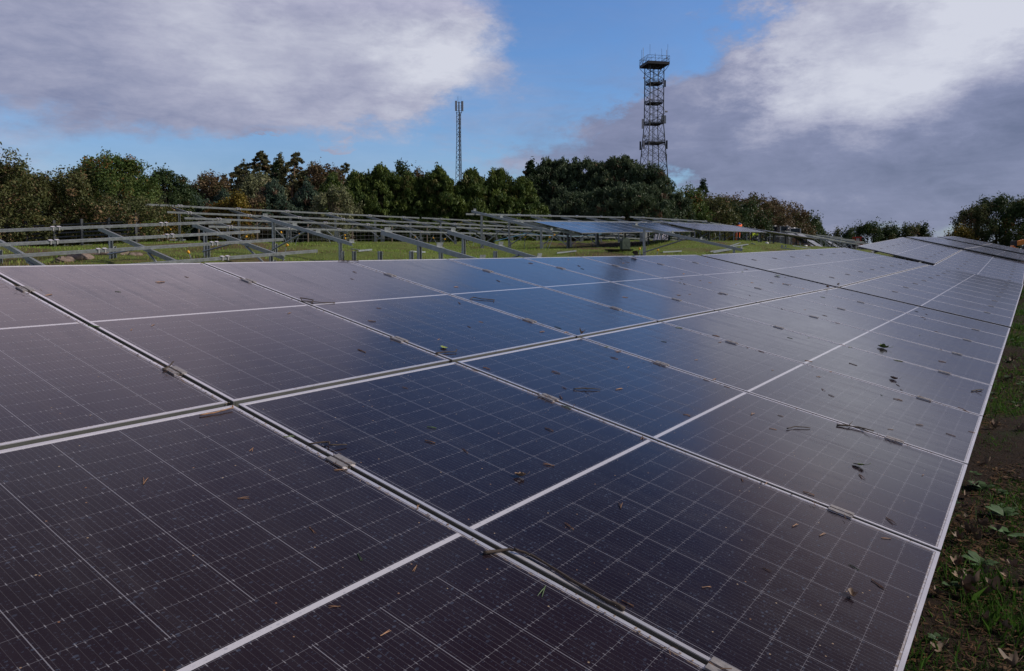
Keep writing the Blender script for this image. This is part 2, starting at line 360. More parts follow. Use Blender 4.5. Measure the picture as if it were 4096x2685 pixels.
# ---------------------------------------------------------------- panel module meshes (shared)
def panel_meshes():
    g = MB(); a, b = MW / 2 - .012, ML / 2 - .012
    g.bx(-a, a, -b, b, -.008, -.0015); glass = g.mesh('solar_panel', M['panel'])
    f = MB(); w = .0130
    for sx in (-1, 1): f.bx(sx * (MW / 2), sx * (MW / 2 - w), -ML / 2, ML / 2, -.0028, .0005)
    for sy in (-1, 1): f.bx(-MW / 2 + w, MW / 2 - w, sy * ML / 2, sy * (ML / 2 - w), -.0028, .0003)
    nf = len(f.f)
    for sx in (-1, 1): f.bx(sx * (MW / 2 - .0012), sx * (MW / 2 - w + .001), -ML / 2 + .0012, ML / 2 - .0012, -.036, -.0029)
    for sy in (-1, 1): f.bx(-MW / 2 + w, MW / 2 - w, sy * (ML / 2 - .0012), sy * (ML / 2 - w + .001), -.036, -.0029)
    frame = f.mesh('frame', M['alu']); frame.materials.append(M['wall'])  # side faces get the aluminium with shade painted in
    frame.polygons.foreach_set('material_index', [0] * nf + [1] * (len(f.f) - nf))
    c = MB()
    c.bx(-.030, -.0085, -.045, .045, .0012, .0060); c.bx(.0085, .030, -.045, .045, .0012, .0060)
    c.bx(-.0085, -.0055, -.045, .045, -.030, .0060); c.bx(.0055, .0085, -.045, .045, -.030, .0060); c.bx(-.0055, .0055, -.045, .045, -.030, -.026)
    c.tube([(0, 0, -.026), (0, 0, -.006)], .0055, 8)
    cl = c.mesh('clamp', M['clamp'])
    return glass, frame, cl
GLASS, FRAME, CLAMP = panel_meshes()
def frame_axes(yaw, pitch, tilt):
    yaw, pitch, tilt = R(yaw), R(pitch), R(tilt)
    u = Vector((math.cos(yaw) * math.cos(pitch), math.sin(yaw) * math.cos(pitch), math.sin(pitch)))
    h = Vector((-math.sin(yaw), math.cos(yaw), 0)); h = (h - u * h.dot(u)).normalized(); k = u.cross(h)
    v = h * math.cos(tilt) + k * math.sin(tilt); return u, v, u.cross(v)
PUR = [1.85, .45, -.60, -2.0]
def rack(name, label, cat, group, q, ulen, rafters=None, purlins=None, cols=None, rows=(0, 1), clampu=None, brace=True, post='steel', skip=None, posts=(1.5, -1.5), n0=0., raf=(-2.1, 2.05), darkfront=False):
    o = Vector(q[:3]); u, v, n = frame_axes(*q[3:6])
    c = o + u * (ulen / 2); base = Vector((c.x, c.y, H(c.x, c.y)))
    root = empty(name, base, label, cat, group)
    def W(a, b, z=0): return o + u * a + v * b + n * z - base
    F = Matrix(((u.x, v.x, n.x, 0), (u.y, v.y, n.y, 0), (u.z, v.z, n.z, 0), (0, 0, 0, 1)))
    if cols:
        for i in range(cols[0], cols[1]):
            for r in rows:
                if skip == (i, r): continue
                vc = (r - .5) * PL
                jit = random.uniform(-.0006, .0006)
                p = inst('solar_panel', GLASS, root, mat=Matrix.Translation(W((i + .5) * PW, vc, jit)) @ F)
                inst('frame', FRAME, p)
        for i in range(cols[0] + 1, cols[1]):
            for pv in ([1.85, .42] if 1 in rows else []) + ([-.63, -2.03] if 0 in rows else []):
                inst('clamp', CLAMP, root, mat=Matrix.Translation(W(i * PW, pv + random.uniform(-.01, .01))) @ F)
    zp = (-.040 if cols else 0) + n0
    if purlins is None: purlins = [(pv, -.05, ulen + .05) for pv in PUR]
    for (pv, a, b) in purlins:
        MB().chan(W(a, pv, zp - .035), W(b, pv, zp - .035), .050, .060, n).build('purlin', M['steel'], root)
    if clampu:
        for pv, a, b in purlins:
            for cu in clampu:
                cu = cu + (pv * .37) % .9
                if a + .1 < cu < b - .1:
                    m = MB()
                    for dd in (-.06, .06):
                        m.box(W(cu + dd, pv, zp + .008), u, v, n, .035, .045, .004)
                        m.box(W(cu + dd, pv - .034, zp - .035), u, v, n, .012, .004, .042)
                    m.build('clamp', M['alu'], root)
    if rafters is None: rafters = np.arange(.9, ulen, 2.74).tolist()
    zr = zp - .070
    for ru in rafters:
        MB().chan(W(ru, raf[0], zr - .046), W(ru, raf[1], zr - .046), .05, .09, n, side=-1).build('rafter', M['steel'], root)
        for k, pv in enumerate(posts):
            t = W(ru + .03, pv, zr - .05); wp = t + base; g = H(wp.x, wp.y) - .25 - base.z
            m = MB(); m.chan(Vector((t.x, t.y, g)), t, .06, .075, u, .006); 
            m.chan(Vector((t.x + .07, t.y, g)), Vector((t.x + .07, t.y, g + .25 + .30)), .06, .09, u, .006)
            m.build('post', M['darksteel'] if (darkfront and k == 1) else M['steel'], root)
        if brace:
            t = W(ru - .04, posts[0], zr - .05); wp = t + base; g = H(wp.x, wp.y) + .12 - base.z
            MB().tube([Vector((t.x, t.y, g)), W(ru - .04, -.1, zr - .09)], .022, 6).build('brace', M['steel'], root)
            if len(posts) > 1:
                t = W(ru - .04, posts[1], zr - .05); wp = t + base; g = H(wp.x, wp.y) + .15 - base.z
                MB().bar(Vector((t.x, t.y, g)), W(ru - .04, -.55, zr - .09), .035, .035).build('brace', M['steel'], root)
    return root
TB = 'built solar tables of the front row'
N9 = 9 * PW
rack('solar_table', 'closest solar table, with a long bent twig lying along its nearest seam', 'solar table', TB, (1.769, 2.584, 1.25, 0, 0.008, 12.35), 8 * PW, cols=(-3, 8), rafters=[-3.4, -.7, 2.0, 4.7, 7.4, 10.1], purlins=[(pv, -3 * PW, 8 * PW - .02) for pv in PUR])
rack('solar_table', 'second solar table of the front row, two upright dead leaves at its near corner', 'solar table', TB, (12.97, 2.584, 1.248, -.1, .72, 12.34), N9, cols=(0, 9))
rack('solar_table', 'solar table climbing the slope, its near end raised over an open gap showing grass', 'solar table', TB, (25.93, 2.577, 1.347, .17, 2.3, 13.77), N9, cols=(0, 9), skip=(0, 1), purlins=[(1.85, .9, N9), (.42, .2, N9), (-.6, -.1, N9), (-2.0, -.1, N9)])
rack('solar_table', 'far solar table just over the crest, seen almost edge on', 'solar table', TB, (38.48, 2.527, 1.896, .06, .66, 13.16), N9, cols=(0, 9))
rack('solar_table', 'farthest solar table of the front row, its dark end edge standing proud', 'solar table', TB, (51.82, 2.54, 2.098, -.07, .9, 12.85), N9, cols=(0, 9))
CR = 'half covered solar tables behind the front row'
rack('solar_table', 'half covered solar table with blue reflecting panels below two bare rails', 'solar table', CR, (26.2, 17.25, 3.03, .2, 1.45, 12.3), 12.4, cols=(0, 9), rows=(0,), rafters=[-1.0 + 2.64 * k for k in range(6)][0:0] + [.4, 3.0, 5.7, 8.3, 10.9], purlins=[(1.85, -2.2, 12.3), (.45, -1.2, 12.3), (-.6, .05, 12.3), (-2.0, .05, 12.3)], clampu=[-1.6, 1.0, 3.6, 6.2, 8.8, 11.4], darkfront=True)
rack('solar_table', 'half covered grey solar table between the blue one and the orange clothed worker', 'solar table', CR, (38.75, 17.05, 3.385, .35, .6, 12.0), N9, cols=(0, 9), rows=(0,), purlins=[(1.85, -.1, 12.3), (.45, -.1, 12.3), (-.6, .05, 12.3), (-2.0, .05, 12.3)], clampu=[1, 3.6, 6.2, 8.8, 11.4], darkfront=True)
rack('solar_table', 'half covered solar table dipping away to the right, lower edge a thin grey band', 'solar table', CR, (51.6, 17.1, 3.50, -2.2, -1.75, 10.2), N9, cols=(0, 9), rows=(0,), purlins=[(1.85, -.1, 12.3), (.45, -.1, 12.3), (-.6, .05, 12.3), (-2.0, .05, 12.3)], clampu=[1, 3.6, 6.2, 8.8, 11.4], darkfront=True)
BR = 'bare galvanised panel racks'
rack('panel_rack', 'bare panel rack at the left edge, its four rails rising towards the right', 'panel rack', BR, (6.409, 16.146, 1.905, -5.46, 3.67, 11.5), 5.5, rafters=[-4.53, -2.26, 0, 2.265, 4.53], purlins=[(pv, -6.5, 5.45) for pv in PUR], clampu=[-4.1, -1.7, .6, 3.0])
rack('panel_rack', 'long bare panel rack starting in front of the round green tree', 'panel rack', BR, (15.941, 24.912, 3.115, 1.54, .16, 13.0), 14, rafters=[2.62 * k for k in range(6)], purlins=[(pv, -1.1, 14.2) for pv in PUR], clampu=[-.4, 2.2, 4.7, 7.2, 9.8, 12.3])
rack('panel_rack', 'bare panel rack in front of the young green pines below the slim mast', 'panel rack', BR, (30.3, 25.3, 3.17, .5, -.1, 13.0), 13, rafters=[1.2 + 2.62 * k for k in range(5)], purlins=[(pv, 0, 13) for pv in PUR], clampu=[1, 3.5, 6, 8.6, 11])
rack('panel_rack', 'bare panel rack mostly hidden behind the blue reflecting panels', 'panel rack', BR, (43.5, 25.4, 3.15, 0, -.3, 13.0), 13, rafters=[1.2 + 2.62 * k for k in range(5)], purlins=[(pv, 0, 13) for pv in PUR], clampu=[2, 6, 10])
rack('panel_rack', 'bare panel rack running behind the legs of the orange clothed worker', 'panel rack', BR, (56.8, 25.4, 3.05, -.5, -1.4, 12.5), 13, rafters=[1.2 + 2.62 * k for k in range(5)], purlins=[(pv, 0, 13) for pv in PUR], clampu=[2, 6, 10])
rack('panel_rack', 'small low bare rack by the wood, behind the left end of the long rack', 'panel rack', BR, (10.0, 36, 2.5, 0, 0, 12.3), 11.7, rafters=[1, 3.6, 6.2, 8.8], purlins=[(pv, 0, 11.7) for pv in PUR])
rack('panel_rack', 'small low bare rack by the wood, seen through the middle of the long rack', 'panel rack', BR, (26.0, 36, 2.5, 0, -.3, 12.3), 9.2, rafters=[1, 3.6, 6.2, 8.5], purlins=[(PUR[0], 0, 9.0), (PUR[1], -.4, 10), (PUR[2], -.8, 11), (PUR[3], -1.2, 12)])
rack('panel_rack', 'bare rack beside the leaning panels, descending towards the gap in the front row', 'panel rack', BR, (69.0, 16.6, 3.15, -1, -1.6, 12), 12.5, rafters=[1, 3.6, 6.2, 8.8, 11.4], clampu=[3, 7])
rack('panel_rack', 'distant bare rack in front of the red machine', 'panel rack', BR, (84, 17.3, 3.05, 0, -.6, 12), 13, rafters=[1, 3.6, 6.2, 8.8, 11.4])
rack('panel_rack', 'distant bare rack right of the red machine, just above the climbing table', 'panel rack', BR, (88, 10.0, 2.75, 0, .2, 12), 14, rafters=[1, 3.6, 6.2, 8.8, 11.4])
SR = 'single rafters waiting for their rails'
def single(label, q, posts=(1.5, -1.5), brace=True, raf=(-2.05, 2.0)):
    o = Vector(q[:3]); u, v, n = frame_axes(*q[3:6]); base = Vector((o.x, o.y, H(o.x, o.y)))
    root = empty('rafter_frame', base, label, 'support frame', SR)
    W = lambda a, b, z=0: o + u * a + v * b + n * z - base
    MB().chan(W(0, raf[0], -.045), W(0, raf[1], -.045), .055, .09, n, side=-1).build('rafter', M['steel'], root)
    for pv in PUR:
        m = MB(); m.box(W(.0, pv + .01, .045), u, v, n, .085, .0035, .045); m.box(W(0, pv - .025, .004), u, v, n, .085, .032, .003); m.build('bracket', M['steel'], root)
    for pv in posts:
        t = W(.04, pv, -.06); g = H(t.x + base.x, t.y + base.y) - .2 - base.z
        m = MB(); m.chan(Vector((t.x, t.y, g)), t, .06, .08, u); m.chan(Vector((t.x + .07, t.y, g)), Vector((t.x + .07, t.y, g + .5)), .06, .09, u); m.build('post', M['steel'], root)
    if brace:
        t = W(-.05, posts[0], 0); g = H(t.x + base.x, t.y + base.y) + .1 - base.z
        MB().tube([(t.x, t.y, g), W(-.05, -.1, -.08)], .024, 6).build('brace', M['steel'], root)
single('upper left rafter frame crossing the long bare rack, with four brackets', (14.36, 17.37, 2.465, -.2, 0, 12.1))
single('leftmost of the two rafter frames dipping straight to the front table edge', (10.876, 8.843, 1.80, 0, 0, 12.8), posts=(1.0, -1.5), brace=False)
single('rafter frame dipping to the front table edge just left of the black bucket', (13.441, 9.26, 1.83, 0, 0, 13.8), posts=(1.55, -1.5))
single('rafter frame with two tall posts right of the black bucket', (24.649, 17.311, 3.045, 0, 0, 12.8))
single('rafter frame with a long brace standing right of the green jerrycan', (24.364, 9.824, 2.315, 0, 0, 12.3), posts=(1.55, -1.75))
# ---------------------------------------------------------------- leaning panels beyond the dipping table
def leaning(px0, py0, px1, py1, d, wpx, label):
    """px0,py0 = top left corner, px1,py1 = bottom left corner"""
    b = at(px1, py1, d); ff = Vector((FWD[0], FWD[1], 0)).normalized(); R0 = Vector(RIGHT); v = (R0 * -.645 + Vector((0, 0, .525)) + ff * .55).normalized(); r = R0 * .65 + ff * .76; r = (r - v * r.dot(v)).normalized(); n = r.cross(v)
    F = Matrix(((r.x, v.x, n.x, 0), (r.y, v.y, n.y, 0), (r.z, v.z, n.z, 0), (0, 0, 0, 1)))
    base = Vector((b.x, b.y, b.z))
    root = empty('spare_panel', base, label, 'solar panel', 'panels leaning beyond the dipping table')
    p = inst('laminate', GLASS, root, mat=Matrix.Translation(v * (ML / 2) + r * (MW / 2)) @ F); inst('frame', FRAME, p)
    e = MB(); top = v * ML
    for k in (.15, MW - .15): e = MB(); e.tube([top * .8 + r * k - n * .05, Vector(((top * .8 + r * k).x, (top * .8 + r * k).y + .3, H(base.x + (top * .8).x, base.y + (top * .8).y + .3) - base.z - .05))], .025, 6); e.build('prop', M['steel'], root)
leaning(3200, 934, 3252, 997, 58, 0, 'leftmost leaning panel at the right end of the dipping table')
leaning(3214, 930, 3287, 997, 60, 0, 'leaning panel between the leftmost one and the one nearest the front row')
leaning(3321, 962, 3350, 991, 88, 0, 'small bluish leaning panel standing alone under the distant bare racks')
# ---------------------------------------------------------------- towers
def lattice_tower(px, d):
    x, y = xy(px, d); g = H(x, y); root = empty('lattice_tower', (x, y, g), 'tall dark square lattice tower with platforms rising behind the big pines', 'radio tower')
    Z = lambda py: 1.86 + (998 - py) / FPX * d - g
    ztop, zk = Z(275), Z(498); rot = R(35 + 12)
    hw = lambda z: 2.0 if z > zk else 2.0 + (zk - z) * .072
    def c(i, z):
        a = rot + math.pi / 4 + i * math.pi / 2; r = hw(z) * 1.35; return Vector((math.cos(a) * r, math.sin(a) * r, z))
    legs = MB()
    for i in range(4): legs.tube([c(i, 0), c(i, zk), c(i, ztop)], .125, 6)
    legs.build('leg_frame', M['tower'], root)
    lv = [0, 5.5, 10.5, 15, 19, 22.5, 25.8, 28.4, 30.6]; zz = [z for z in lv if z < zk - 1.2] + [zk]
    nn = int((ztop - zk) / 1.8)
    zz += [zk + (ztop - zk) * (k + 1) / nn for k in range(nn)]
    br = MB()
    for a, b in zip(zz[:-1], zz[1:]):
        for i in range(4):
            j = (i + 1) % 4
            br.bar(c(i, a), c(j, b), .075, .075); br.bar(c(j, a), c(i, b), .075, .075); br.bar(c(i, b), c(j, b), .055, .055)
            if b < zk: br.bar((c(i, a) + c(j, a)) / 2, c(i, (a + b) / 2), .06, .06)
    br.build('lattice', M['tower'], root)
    ld = MB()
    for s in (-.35, .35): ld.bar((s, 0, 0), (s, 0, ztop), .06, .06)
    for k in range(int(ztop / .6)): ld.bar((-.35, 0, k * .6), (.35, 0, k * .6), .05, .05)
    ld.bar((.0, .3, 0), (.0, .3, ztop), .08, .12); ld.build('ladder', M['tower'], root)
    ca, sa = math.cos(rot), math.sin(rot)
    def plat(z, s, name='platform', rail=1.1, th=.5):
        pl = MB(); ax = Vector((ca, sa, 0)); ay = Vector((-sa, ca, 0)); pl.box((0, 0, z + th / 2), ax, ay, (0, 0, 1), s, s, th / 2); p = pl.build(name, M['grating'], root)
        r = MB(); cs = [ax * s * i + ay * s * j for i, j in ((-1, -1), (1, -1), (1, 1), (-1, 1))]
        for k in range(4):
            A, B = cs[k], cs[(k + 1) % 4]
            for hh in (.55, 1.1): r.bar(A + Vector((0, 0, z + th + hh * rail)), B + Vector((0, 0, z + th + hh * rail)), .06, .06)
            for m in range(7):
                P = A.lerp(B, m / 6); r.bar(P + Vector((0, 0, z + th)), P + Vector((0, 0, z + th + 1.1 * rail)), .045, .045)
            for m in range(3):
                P = A.lerp(B, m / 3); Q = A.lerp(B, (m + 1) / 3); r.bar(P + Vector((0, 0, z + th)), Q + Vector((0, 0, z + th + 1.1 * rail)), .05, .05)
        r.build('guard_rail', M['tower'], p); return p
    plat(Z(277), 3.0, rail=1.35, th=.7)
    # splayed skirt under the top platform
    sk = MB(); ax = Vector((ca, sa, 0)); ay = Vector((-sa, ca, 0))
    for i, j in ((-1, -1), (1, -1), (1, 1), (-1, 1)): sk.bar(ax * 2 * i + ay * 2 * j + Vector((0, 0, Z(300))), ax * 2.9 * i + ay * 2.9 * j + Vector((0, 0, Z(279))), .1, .1)
    sk.build('bracket', M['tower'], root)
    for py, s in ((348, 2.05), (425, 2.05), (505, 2.1), (580, 2.65)): plat(Z(py), s * .86, th=.34, rail=.6)
    for (dx, py0, py1, w) in ((-2.9, 520, 482, .35), (2.9, 500, 468, .4), (2.2, 500, 468, .25), (-2.6, 600, 568, .25), (3.5, 600, 566, .2), (-3.5, 604, 570, .2), (3.4, 645, 620, .15), (-2.4, 555, 545, .5), (2.9, 357, 330, .1), (-2.6, 325, 318, .3)):
        a = MB(); rr = Vector(RIGHT) * dx; a.box(rr + Vector((0, 0, Z((py0 + py1) / 2))), RIGHT, (0, 1, 0), (0, 0, 1), w / 2, .15, abs(py0 - py1) / FPX * d / 2)
        a.bar(rr + Vector((0, 0, Z((py0 + py1) / 2))), rr * .6 + Vector((0, 0, Z((py0 + py1) / 2))), .08, .08); a.build('antenna', M['antenna'] if w > .22 else M['tower'], root)
    a = MB(); b = Vector(RIGHT)
    a.bar(b * 2.1 + Vector((0, 0, Z(446))), b * 2.9 + Vector((0, 0, Z(446))), .08, .08); a.bar(b * 2.1 + Vector((0, 0, Z(461))), b * 2.9 + Vector((0, 0, Z(461))), .08, .08); a.bar(b * 2.9 + Vector((0, 0, Z(446))), b * 2.9 + Vector((0, 0, Z(461))), .08, .08); a.tube([b * 2.9 + Vector((0, 0, Z(453))), b * 3.6 + Vector((0, 0, Z(453)))], .22, 8); a.build('antenna', M['antenna'], root)
    for dx, t in ((-3.4, 212), (-3.0, 204), (-1.2, 190), (1.9, 208), (3.2, 212), (3.5, 190), (.2, 225)):
        a = MB(); rr = Vector(RIGHT) * dx; a.tube([rr + Vector((0, 0, Z(255))), rr + Vector((0, 0, Z(t)))], .06 if dx in (-3.0, 3.2) else .035, 6); a.build('whip_antenna', M['tower'] if dx not in (-3.0, 3.2) else M['antenna'], root)
lattice_tower(2610, 200)
def slim_mast(px, d):
    x, y = xy(px, d); g = H(x, y); root = empty('slim_mast', (x, y, g), 'slim lattice mast with grey panel antennas at its top behind the young pines', 'radio mast')
    Z = lambda py: 1.86 + (998 - py) / FPX * d - g
    zt = Z(455); zk = Z(556)
    hw = lambda z: .36 if z > zk else .36 + (zk - z) * .027
    def c(i, z): a = R(35 + 200) + i * 2 * math.pi / 3; return Vector((math.cos(a) * hw(z), math.sin(a) * hw(z), z))
    l = MB()
    for i in range(3): l.tube([c(i, 0), c(i, zk), c(i, zt)], .045, 6)
    l.build('leg_frame', M['tower'], root)
    b = MB(); z = 0
    while z < zt - .3:
        s = .62 + max(0, zk - z) * .03
        z2 = min(z + s, zt)
        for i in range(3):
            j = (i + 1) % 3; b.bar(c(i, z), c(j, z2), .028, .028); b.bar(c(j, z), c(i, z2), .028, .028)
            if int(z / .6) % 3 == 0: b.bar(c(i, z2), c(j, z2), .03, .03)
        z = z2
    b.build('lattice', M['tower'], root)
    ld = MB(); ld.bar((0, 0, 0), (0, 0, zt), .09, .05); ld.build('ladder', M['tower'], root)
    f = MB()
    for py in (457, 449, 439, 431, 418): f.bar(Vector(RIGHT) * -.42 + Vector((0, 0, Z(py))), Vector(RIGHT) * .45 + Vector((0, 0, Z(py))), .04, .04)
    for dx in (-.3, 0, .35): f.bar(Vector(RIGHT) * dx + Vector((0, 0, Z(460))), Vector(RIGHT) * dx + Vector((0, 0, Z(413))), .05, .05)
    f.build('head_frame', M['tower'], root)
    for dx, w, dy in ((-.40, .145, -.25), (.52, .13, -.1), (-.02, .09, .3)):
        a = MB(); a.box(Vector(RIGHT) * dx + Vector((0, 0, (Z(413) + Z(452)) / 2)) + Vector(FWD) * dy, RIGHT, Vector((FWD[0], FWD[1], 0)).normalized(), (0, 0, 1), w, .1, (Z(413) - Z(452)) / 2); a.build('panel_antenna', M['antenna'], root)
    for dx in (-.22, -.02, .3):
        a = MB(); a.tube([Vector(RIGHT) * dx + Vector((0, 0, Z(415))), Vector(RIGHT) * dx + Vector((0, 0, Z(393)))], .014, 5); a.build('whip_antenna', M['tower'], root)
slim_mast(1838, 110)
# ---------------------------------------------------------------- trees
C3 = lambda *a: np.array(a) * 1.45
KIND = {  # profile, clump shape, colours (main, second, accent), accent share, droop
 'pine':   dict(prof='pine', c1=C3(.020, .042, .010), c2=C3(.085, .110, .022), acc=C3(.11, .10, .03), ap=.05, mode='up', bark='pinebark'),
 'bigpine':dict(prof='dome', c1=C3(.016, .034, .015), c2=C3(.070, .090, .045), acc=C3(.10, .06, .035), ap=.03, mode='up', bark='pinebark'),
 'bluepine':dict(prof='pine', c1=C3(.028, .050, .034), c2=C3(.060, .085, .055), acc=C3(.12, .07, .045), ap=.08, mode='up', bark='pinebark'),
 'broad':  dict(prof='dome', c1=C3(.026, .055, .010), c2=C3(.085, .108, .028), acc=C3(.17, .08, .022), ap=.09, mode='leaf', bark='bark'),
 'dark':   dict(prof='dome', c1=C3(.015, .030, .010), c2=C3(.040, .060, .018), acc=C3(.08, .06, .02), ap=.06, mode='leaf', bark='bark'),
 'shrub':  dict(prof='dome', c1=C3(.030, .042, .013), c2=C3(.085, .085, .030), acc=C3(.16, .10, .05), ap=.15, mode='leaf', bark='bark'),
 'autumn': dict(prof='dome', c1=C3(.050, .034, .018), c2=C3(.120, .080, .042), acc=C3(.07, .08, .025), ap=.2, mode='leaf', bark='bark'),
 'pale':   dict(prof='dome', c1=C3(.070, .075, .032), c2=C3(.160, .165, .085), acc=C3(.2, .16, .1), ap=.1, mode='leaf', bark='bark'),
 'gold':   dict(prof='dome', c1=C3(.070, .058, .010), c2=C3(.150, .110, .015), acc=C3(.2, .09, .02), ap=.15, mode='leaf', bark='bark'),
 'feather':dict(prof='pine', c1=C3(.042, .042, .016), c2=C3(.105, .098, .042), acc=C3(.12, .07, .03), ap=.12, mode='droop', bark='pinebark'),
 'spruce': dict(prof='cone', c1=C3(.014, .028, .012), c2=C3(.034, .052, .020), acc=C3(.07, .05, .03), ap=.03, mode='droop', bark='bark'),
}
TREEG = 'trees of the wood beyond the racks'
def tree(kind, px, d, top_py, wpx, label, dens=1., base_z=None, low=.05, name=None, group=TREEG, wob=1.):
    K = KIND[kind]; x, y = xy(px, d); g = H(x, y)
    h = 1.86 + (998 - top_py) / FPX * d - g; rad = wpx / 2 / FPX * d * (1.45 if kind == 'pine' else 1.25 if kind in ('bigpine', 'bluepine') else 1.5 if kind == 'feather' else 1.12)
    name = name or {'pine': 'pine_tree', 'bigpine': 'pine_tree', 'bluepine': 'pine_tree', 'broad': 'broadleaf_tree', 'dark': 'broadleaf_tree', 'autumn': 'broadleaf_tree', 'pale': 'willow_tree', 'gold': 'shrub', 'shrub': 'shrub', 'feather': 'conifer_tree', 'spruce': 'spruce_tree'}[kind]
    root = empty(name, (x, y, g), label, 'shrub' if name == 'shrub' else 'tree', group)
    rr = np.random.default_rng(abs(hash((kind, px, top_py))) % 2 ** 31 if False else int(px * 7 + top_py * 13 + d * 5))
    s = d / 50
    leaf = max(.058, .050 * d / 26 if d < 60 else .115 + .0010 * (d - 60)); cr = (.34 if K['mode'] == 'leaf' else .30) * max(.75, min(2.0, s * 1.0))
    area = rad * h * 1.7
    nc = int(min(420, max(26, 2.0 * area / (cr * cr) * dens * .62)))
    # clump centres
    t = low + (1 - low) * rr.uniform(0, 1, nc) ** (.85 if K['prof'] == 'dome' else 1.05)
    a = rr.uniform(0, 2 * np.pi, nc)
    ph = rr.uniform(0, 6.28, 4)
    lob = 1 + wob * (.17 * np.sin(3 * a + ph[0] + t * 4) + .12 * np.sin(5 * a + ph[1] - t * 7))
    if K['prof'] == 'dome': pr = np.clip(np.sqrt(np.clip(1 - ((t - .42) / .60) ** 2, 0, 1)), .08, 1)
    elif K['prof'] == 'pine': pr = np.clip((1 - t) ** .62 * 1.12, .06, 1) * np.where(t < .18, .85 + t * .8, 1) * (1 + .16 * np.sin(t * 19 + ph[2]))
    else: pr = np.clip((1 - t) ** .72 * 1.12, .05, 1) * (1 + .25 * np.sin(t * 26 + ph[2]))
    rho = rad * pr * lob * np.sqrt(rr.uniform(.25, 1., nc))
    cx = rho * np.cos(a); cy = rho * np.sin(a); cz = t * (h - cr * .5) + rr.normal(0, cr * .3, nc)
    if K['mode'] == 'droop' and kind == 'feather': cx = cx + RIGHT[0] * .12 * h * t ** 3; cy = cy + RIGHT[1] * .12 * h * t ** 3
    ctint = rr.uniform(0, 1, nc) ** 1.3; cacc = rr.uniform(0, 1, nc) < K['ap']
    nl = int({'leaf': 92, 'up': 84, 'droop': 74}[K['mode']] * dens ** .3)
    idx = np.repeat(np.arange(nc), nl); n = len(idx)
    dirv = rr.normal(0, 1, (n, 3)); dirv /= np.linalg.norm(dirv, axis=1)[:, None]
    rd = cr * rr.uniform(.25, 1., n) ** .6; crs = rr.uniform(.6, 1.35, nc)
    off = dirv * (rd * crs[idx])[:, None]
    if K['mode'] == 'up': off[:, 2] = np.abs(off[:, 2]) * 1.35 - cr * .35
    if K['mode'] == 'droop':
        out = np.stack([np.cos(a), np.sin(a), np.zeros(nc)], -1)[idx]; ext = rr.uniform(0, 1, n) * cr * 2.2
        ext = ext * (1.15 - t[idx]); off = off * np.array([.55, .55, .28]) * (1.25 - t[idx])[:, None] + out * ext[:, None]; off[:, 2] -= ext * .25
    cen = np.stack([cx, cy, cz], -1)[idx] + off
    cen[:, 2] = np.maximum(cen[:, 2], .02)
    # leaf cards
    sz = leaf * rr.uniform(.55, 1.35, n)
    if K['mode'] == 'leaf':
        nrm = dirv * .5 + rr.normal(0, .6, (n, 3)) + np.array([0, 0, .35]); el = 1.5
    elif K['mode'] == 'up':
        nrm = dirv * .4 + rr.normal(0, .5, (n, 3)); el = 2.4
    else:
        nrm = rr.normal(0, .6, (n, 3)) + np.array([0, 0, .4]); el = 2.6
    nrm /= np.linalg.norm(nrm, axis=1)[:, None]
    long = rr.normal(0, 1, (n, 3))
    if K['mode'] == 'up': long = dirv * .7 + np.array([0, 0, 1.1]) + rr.normal(0, .35, (n, 3))
    if K['mode'] == 'droop': long = np.stack([np.cos(a), np.sin(a), np.full(nc, -.2)], -1)[idx] + rr.normal(0, .45, (n, 3))
    u = long - nrm * (long * nrm).sum(1)[:, None]; u /= np.linalg.norm(u, axis=1)[:, None] + 1e-9; v = np.cross(nrm, u)
    U = u * (sz * el / 2)[:, None]; V = v * (sz / 2)[:, None]
    if K['mode'] == 'leaf': vt = np.stack([cen - U, cen - U * .1 + V * .9, cen + U, cen - U * .1 - V * .9], 1)
    else: vt = np.stack([cen - U - V * .5, cen + U * .6 - V * .5, cen + U * .6 + V * .5, cen - U + V * .5], 1)
    tt = np.clip(ctint[idx] * .75 + rr.uniform(0, .45, n), 0, 1)[:, None]
    tint = K['c1'] * (1 - tt) + K['c2'] * tt
    ac = (cacc[idx] & (rr.uniform(0, 1, n) < .7)) | (rr.uniform(0, 1, n) < K['ap'] * .35)
    tint = np.where(ac[:, None], K['acc'] * rr.uniform(.6, 1.1, (n, 1)), tint)
    # shoots and twigs that break the outline
    ns = {'up': 34, 'leaf': 22, 'droop': 10}[K['mode']]; sv, stn = [], []
    order = np.argsort(-(cz / h + np.hypot(cx, cy) / (rad + .01) * .5))[: nc // 2]
    for q in range(ns):
        i = order[rr.integers(0, len(order))]; b0 = np.array([cx[i], cy[i], cz[i]])
        dd_ = np.array([cx[i] / rad, cy[i] / rad, .4 + cz[i] / h]) * (.5 if K['mode'] == 'leaf' else .22) + np.array([0, 0, .8 if K['mode'] == 'up' else .45]) + rr.normal(0, .18, 3); dd_ /= np.linalg.norm(dd_)
        LL = cr * rr.uniform(1.0, 2.1); m_ = 34
        tt_ = rr.uniform(.1, 1, m_) ** 1.3; c0 = b0 + dd_ * (tt_ * LL)[:, None] + rr.normal(0, 1, (m_, 3)) * (leaf * (1.5 if K['mode'] == 'leaf' else 1.2 - tt_[:, None] * .7))
        a1 = rr.normal(0, 1, (m_, 3)) + dd_ * (1.8 if K['mode'] == 'up' else .4); a1 /= np.linalg.norm(a1, axis=1)[:, None]; b1 = np.cross(a1, rr.normal(0, 1, (m_, 3))); b1 /= np.linalg.norm(b1, axis=1)[:, None]
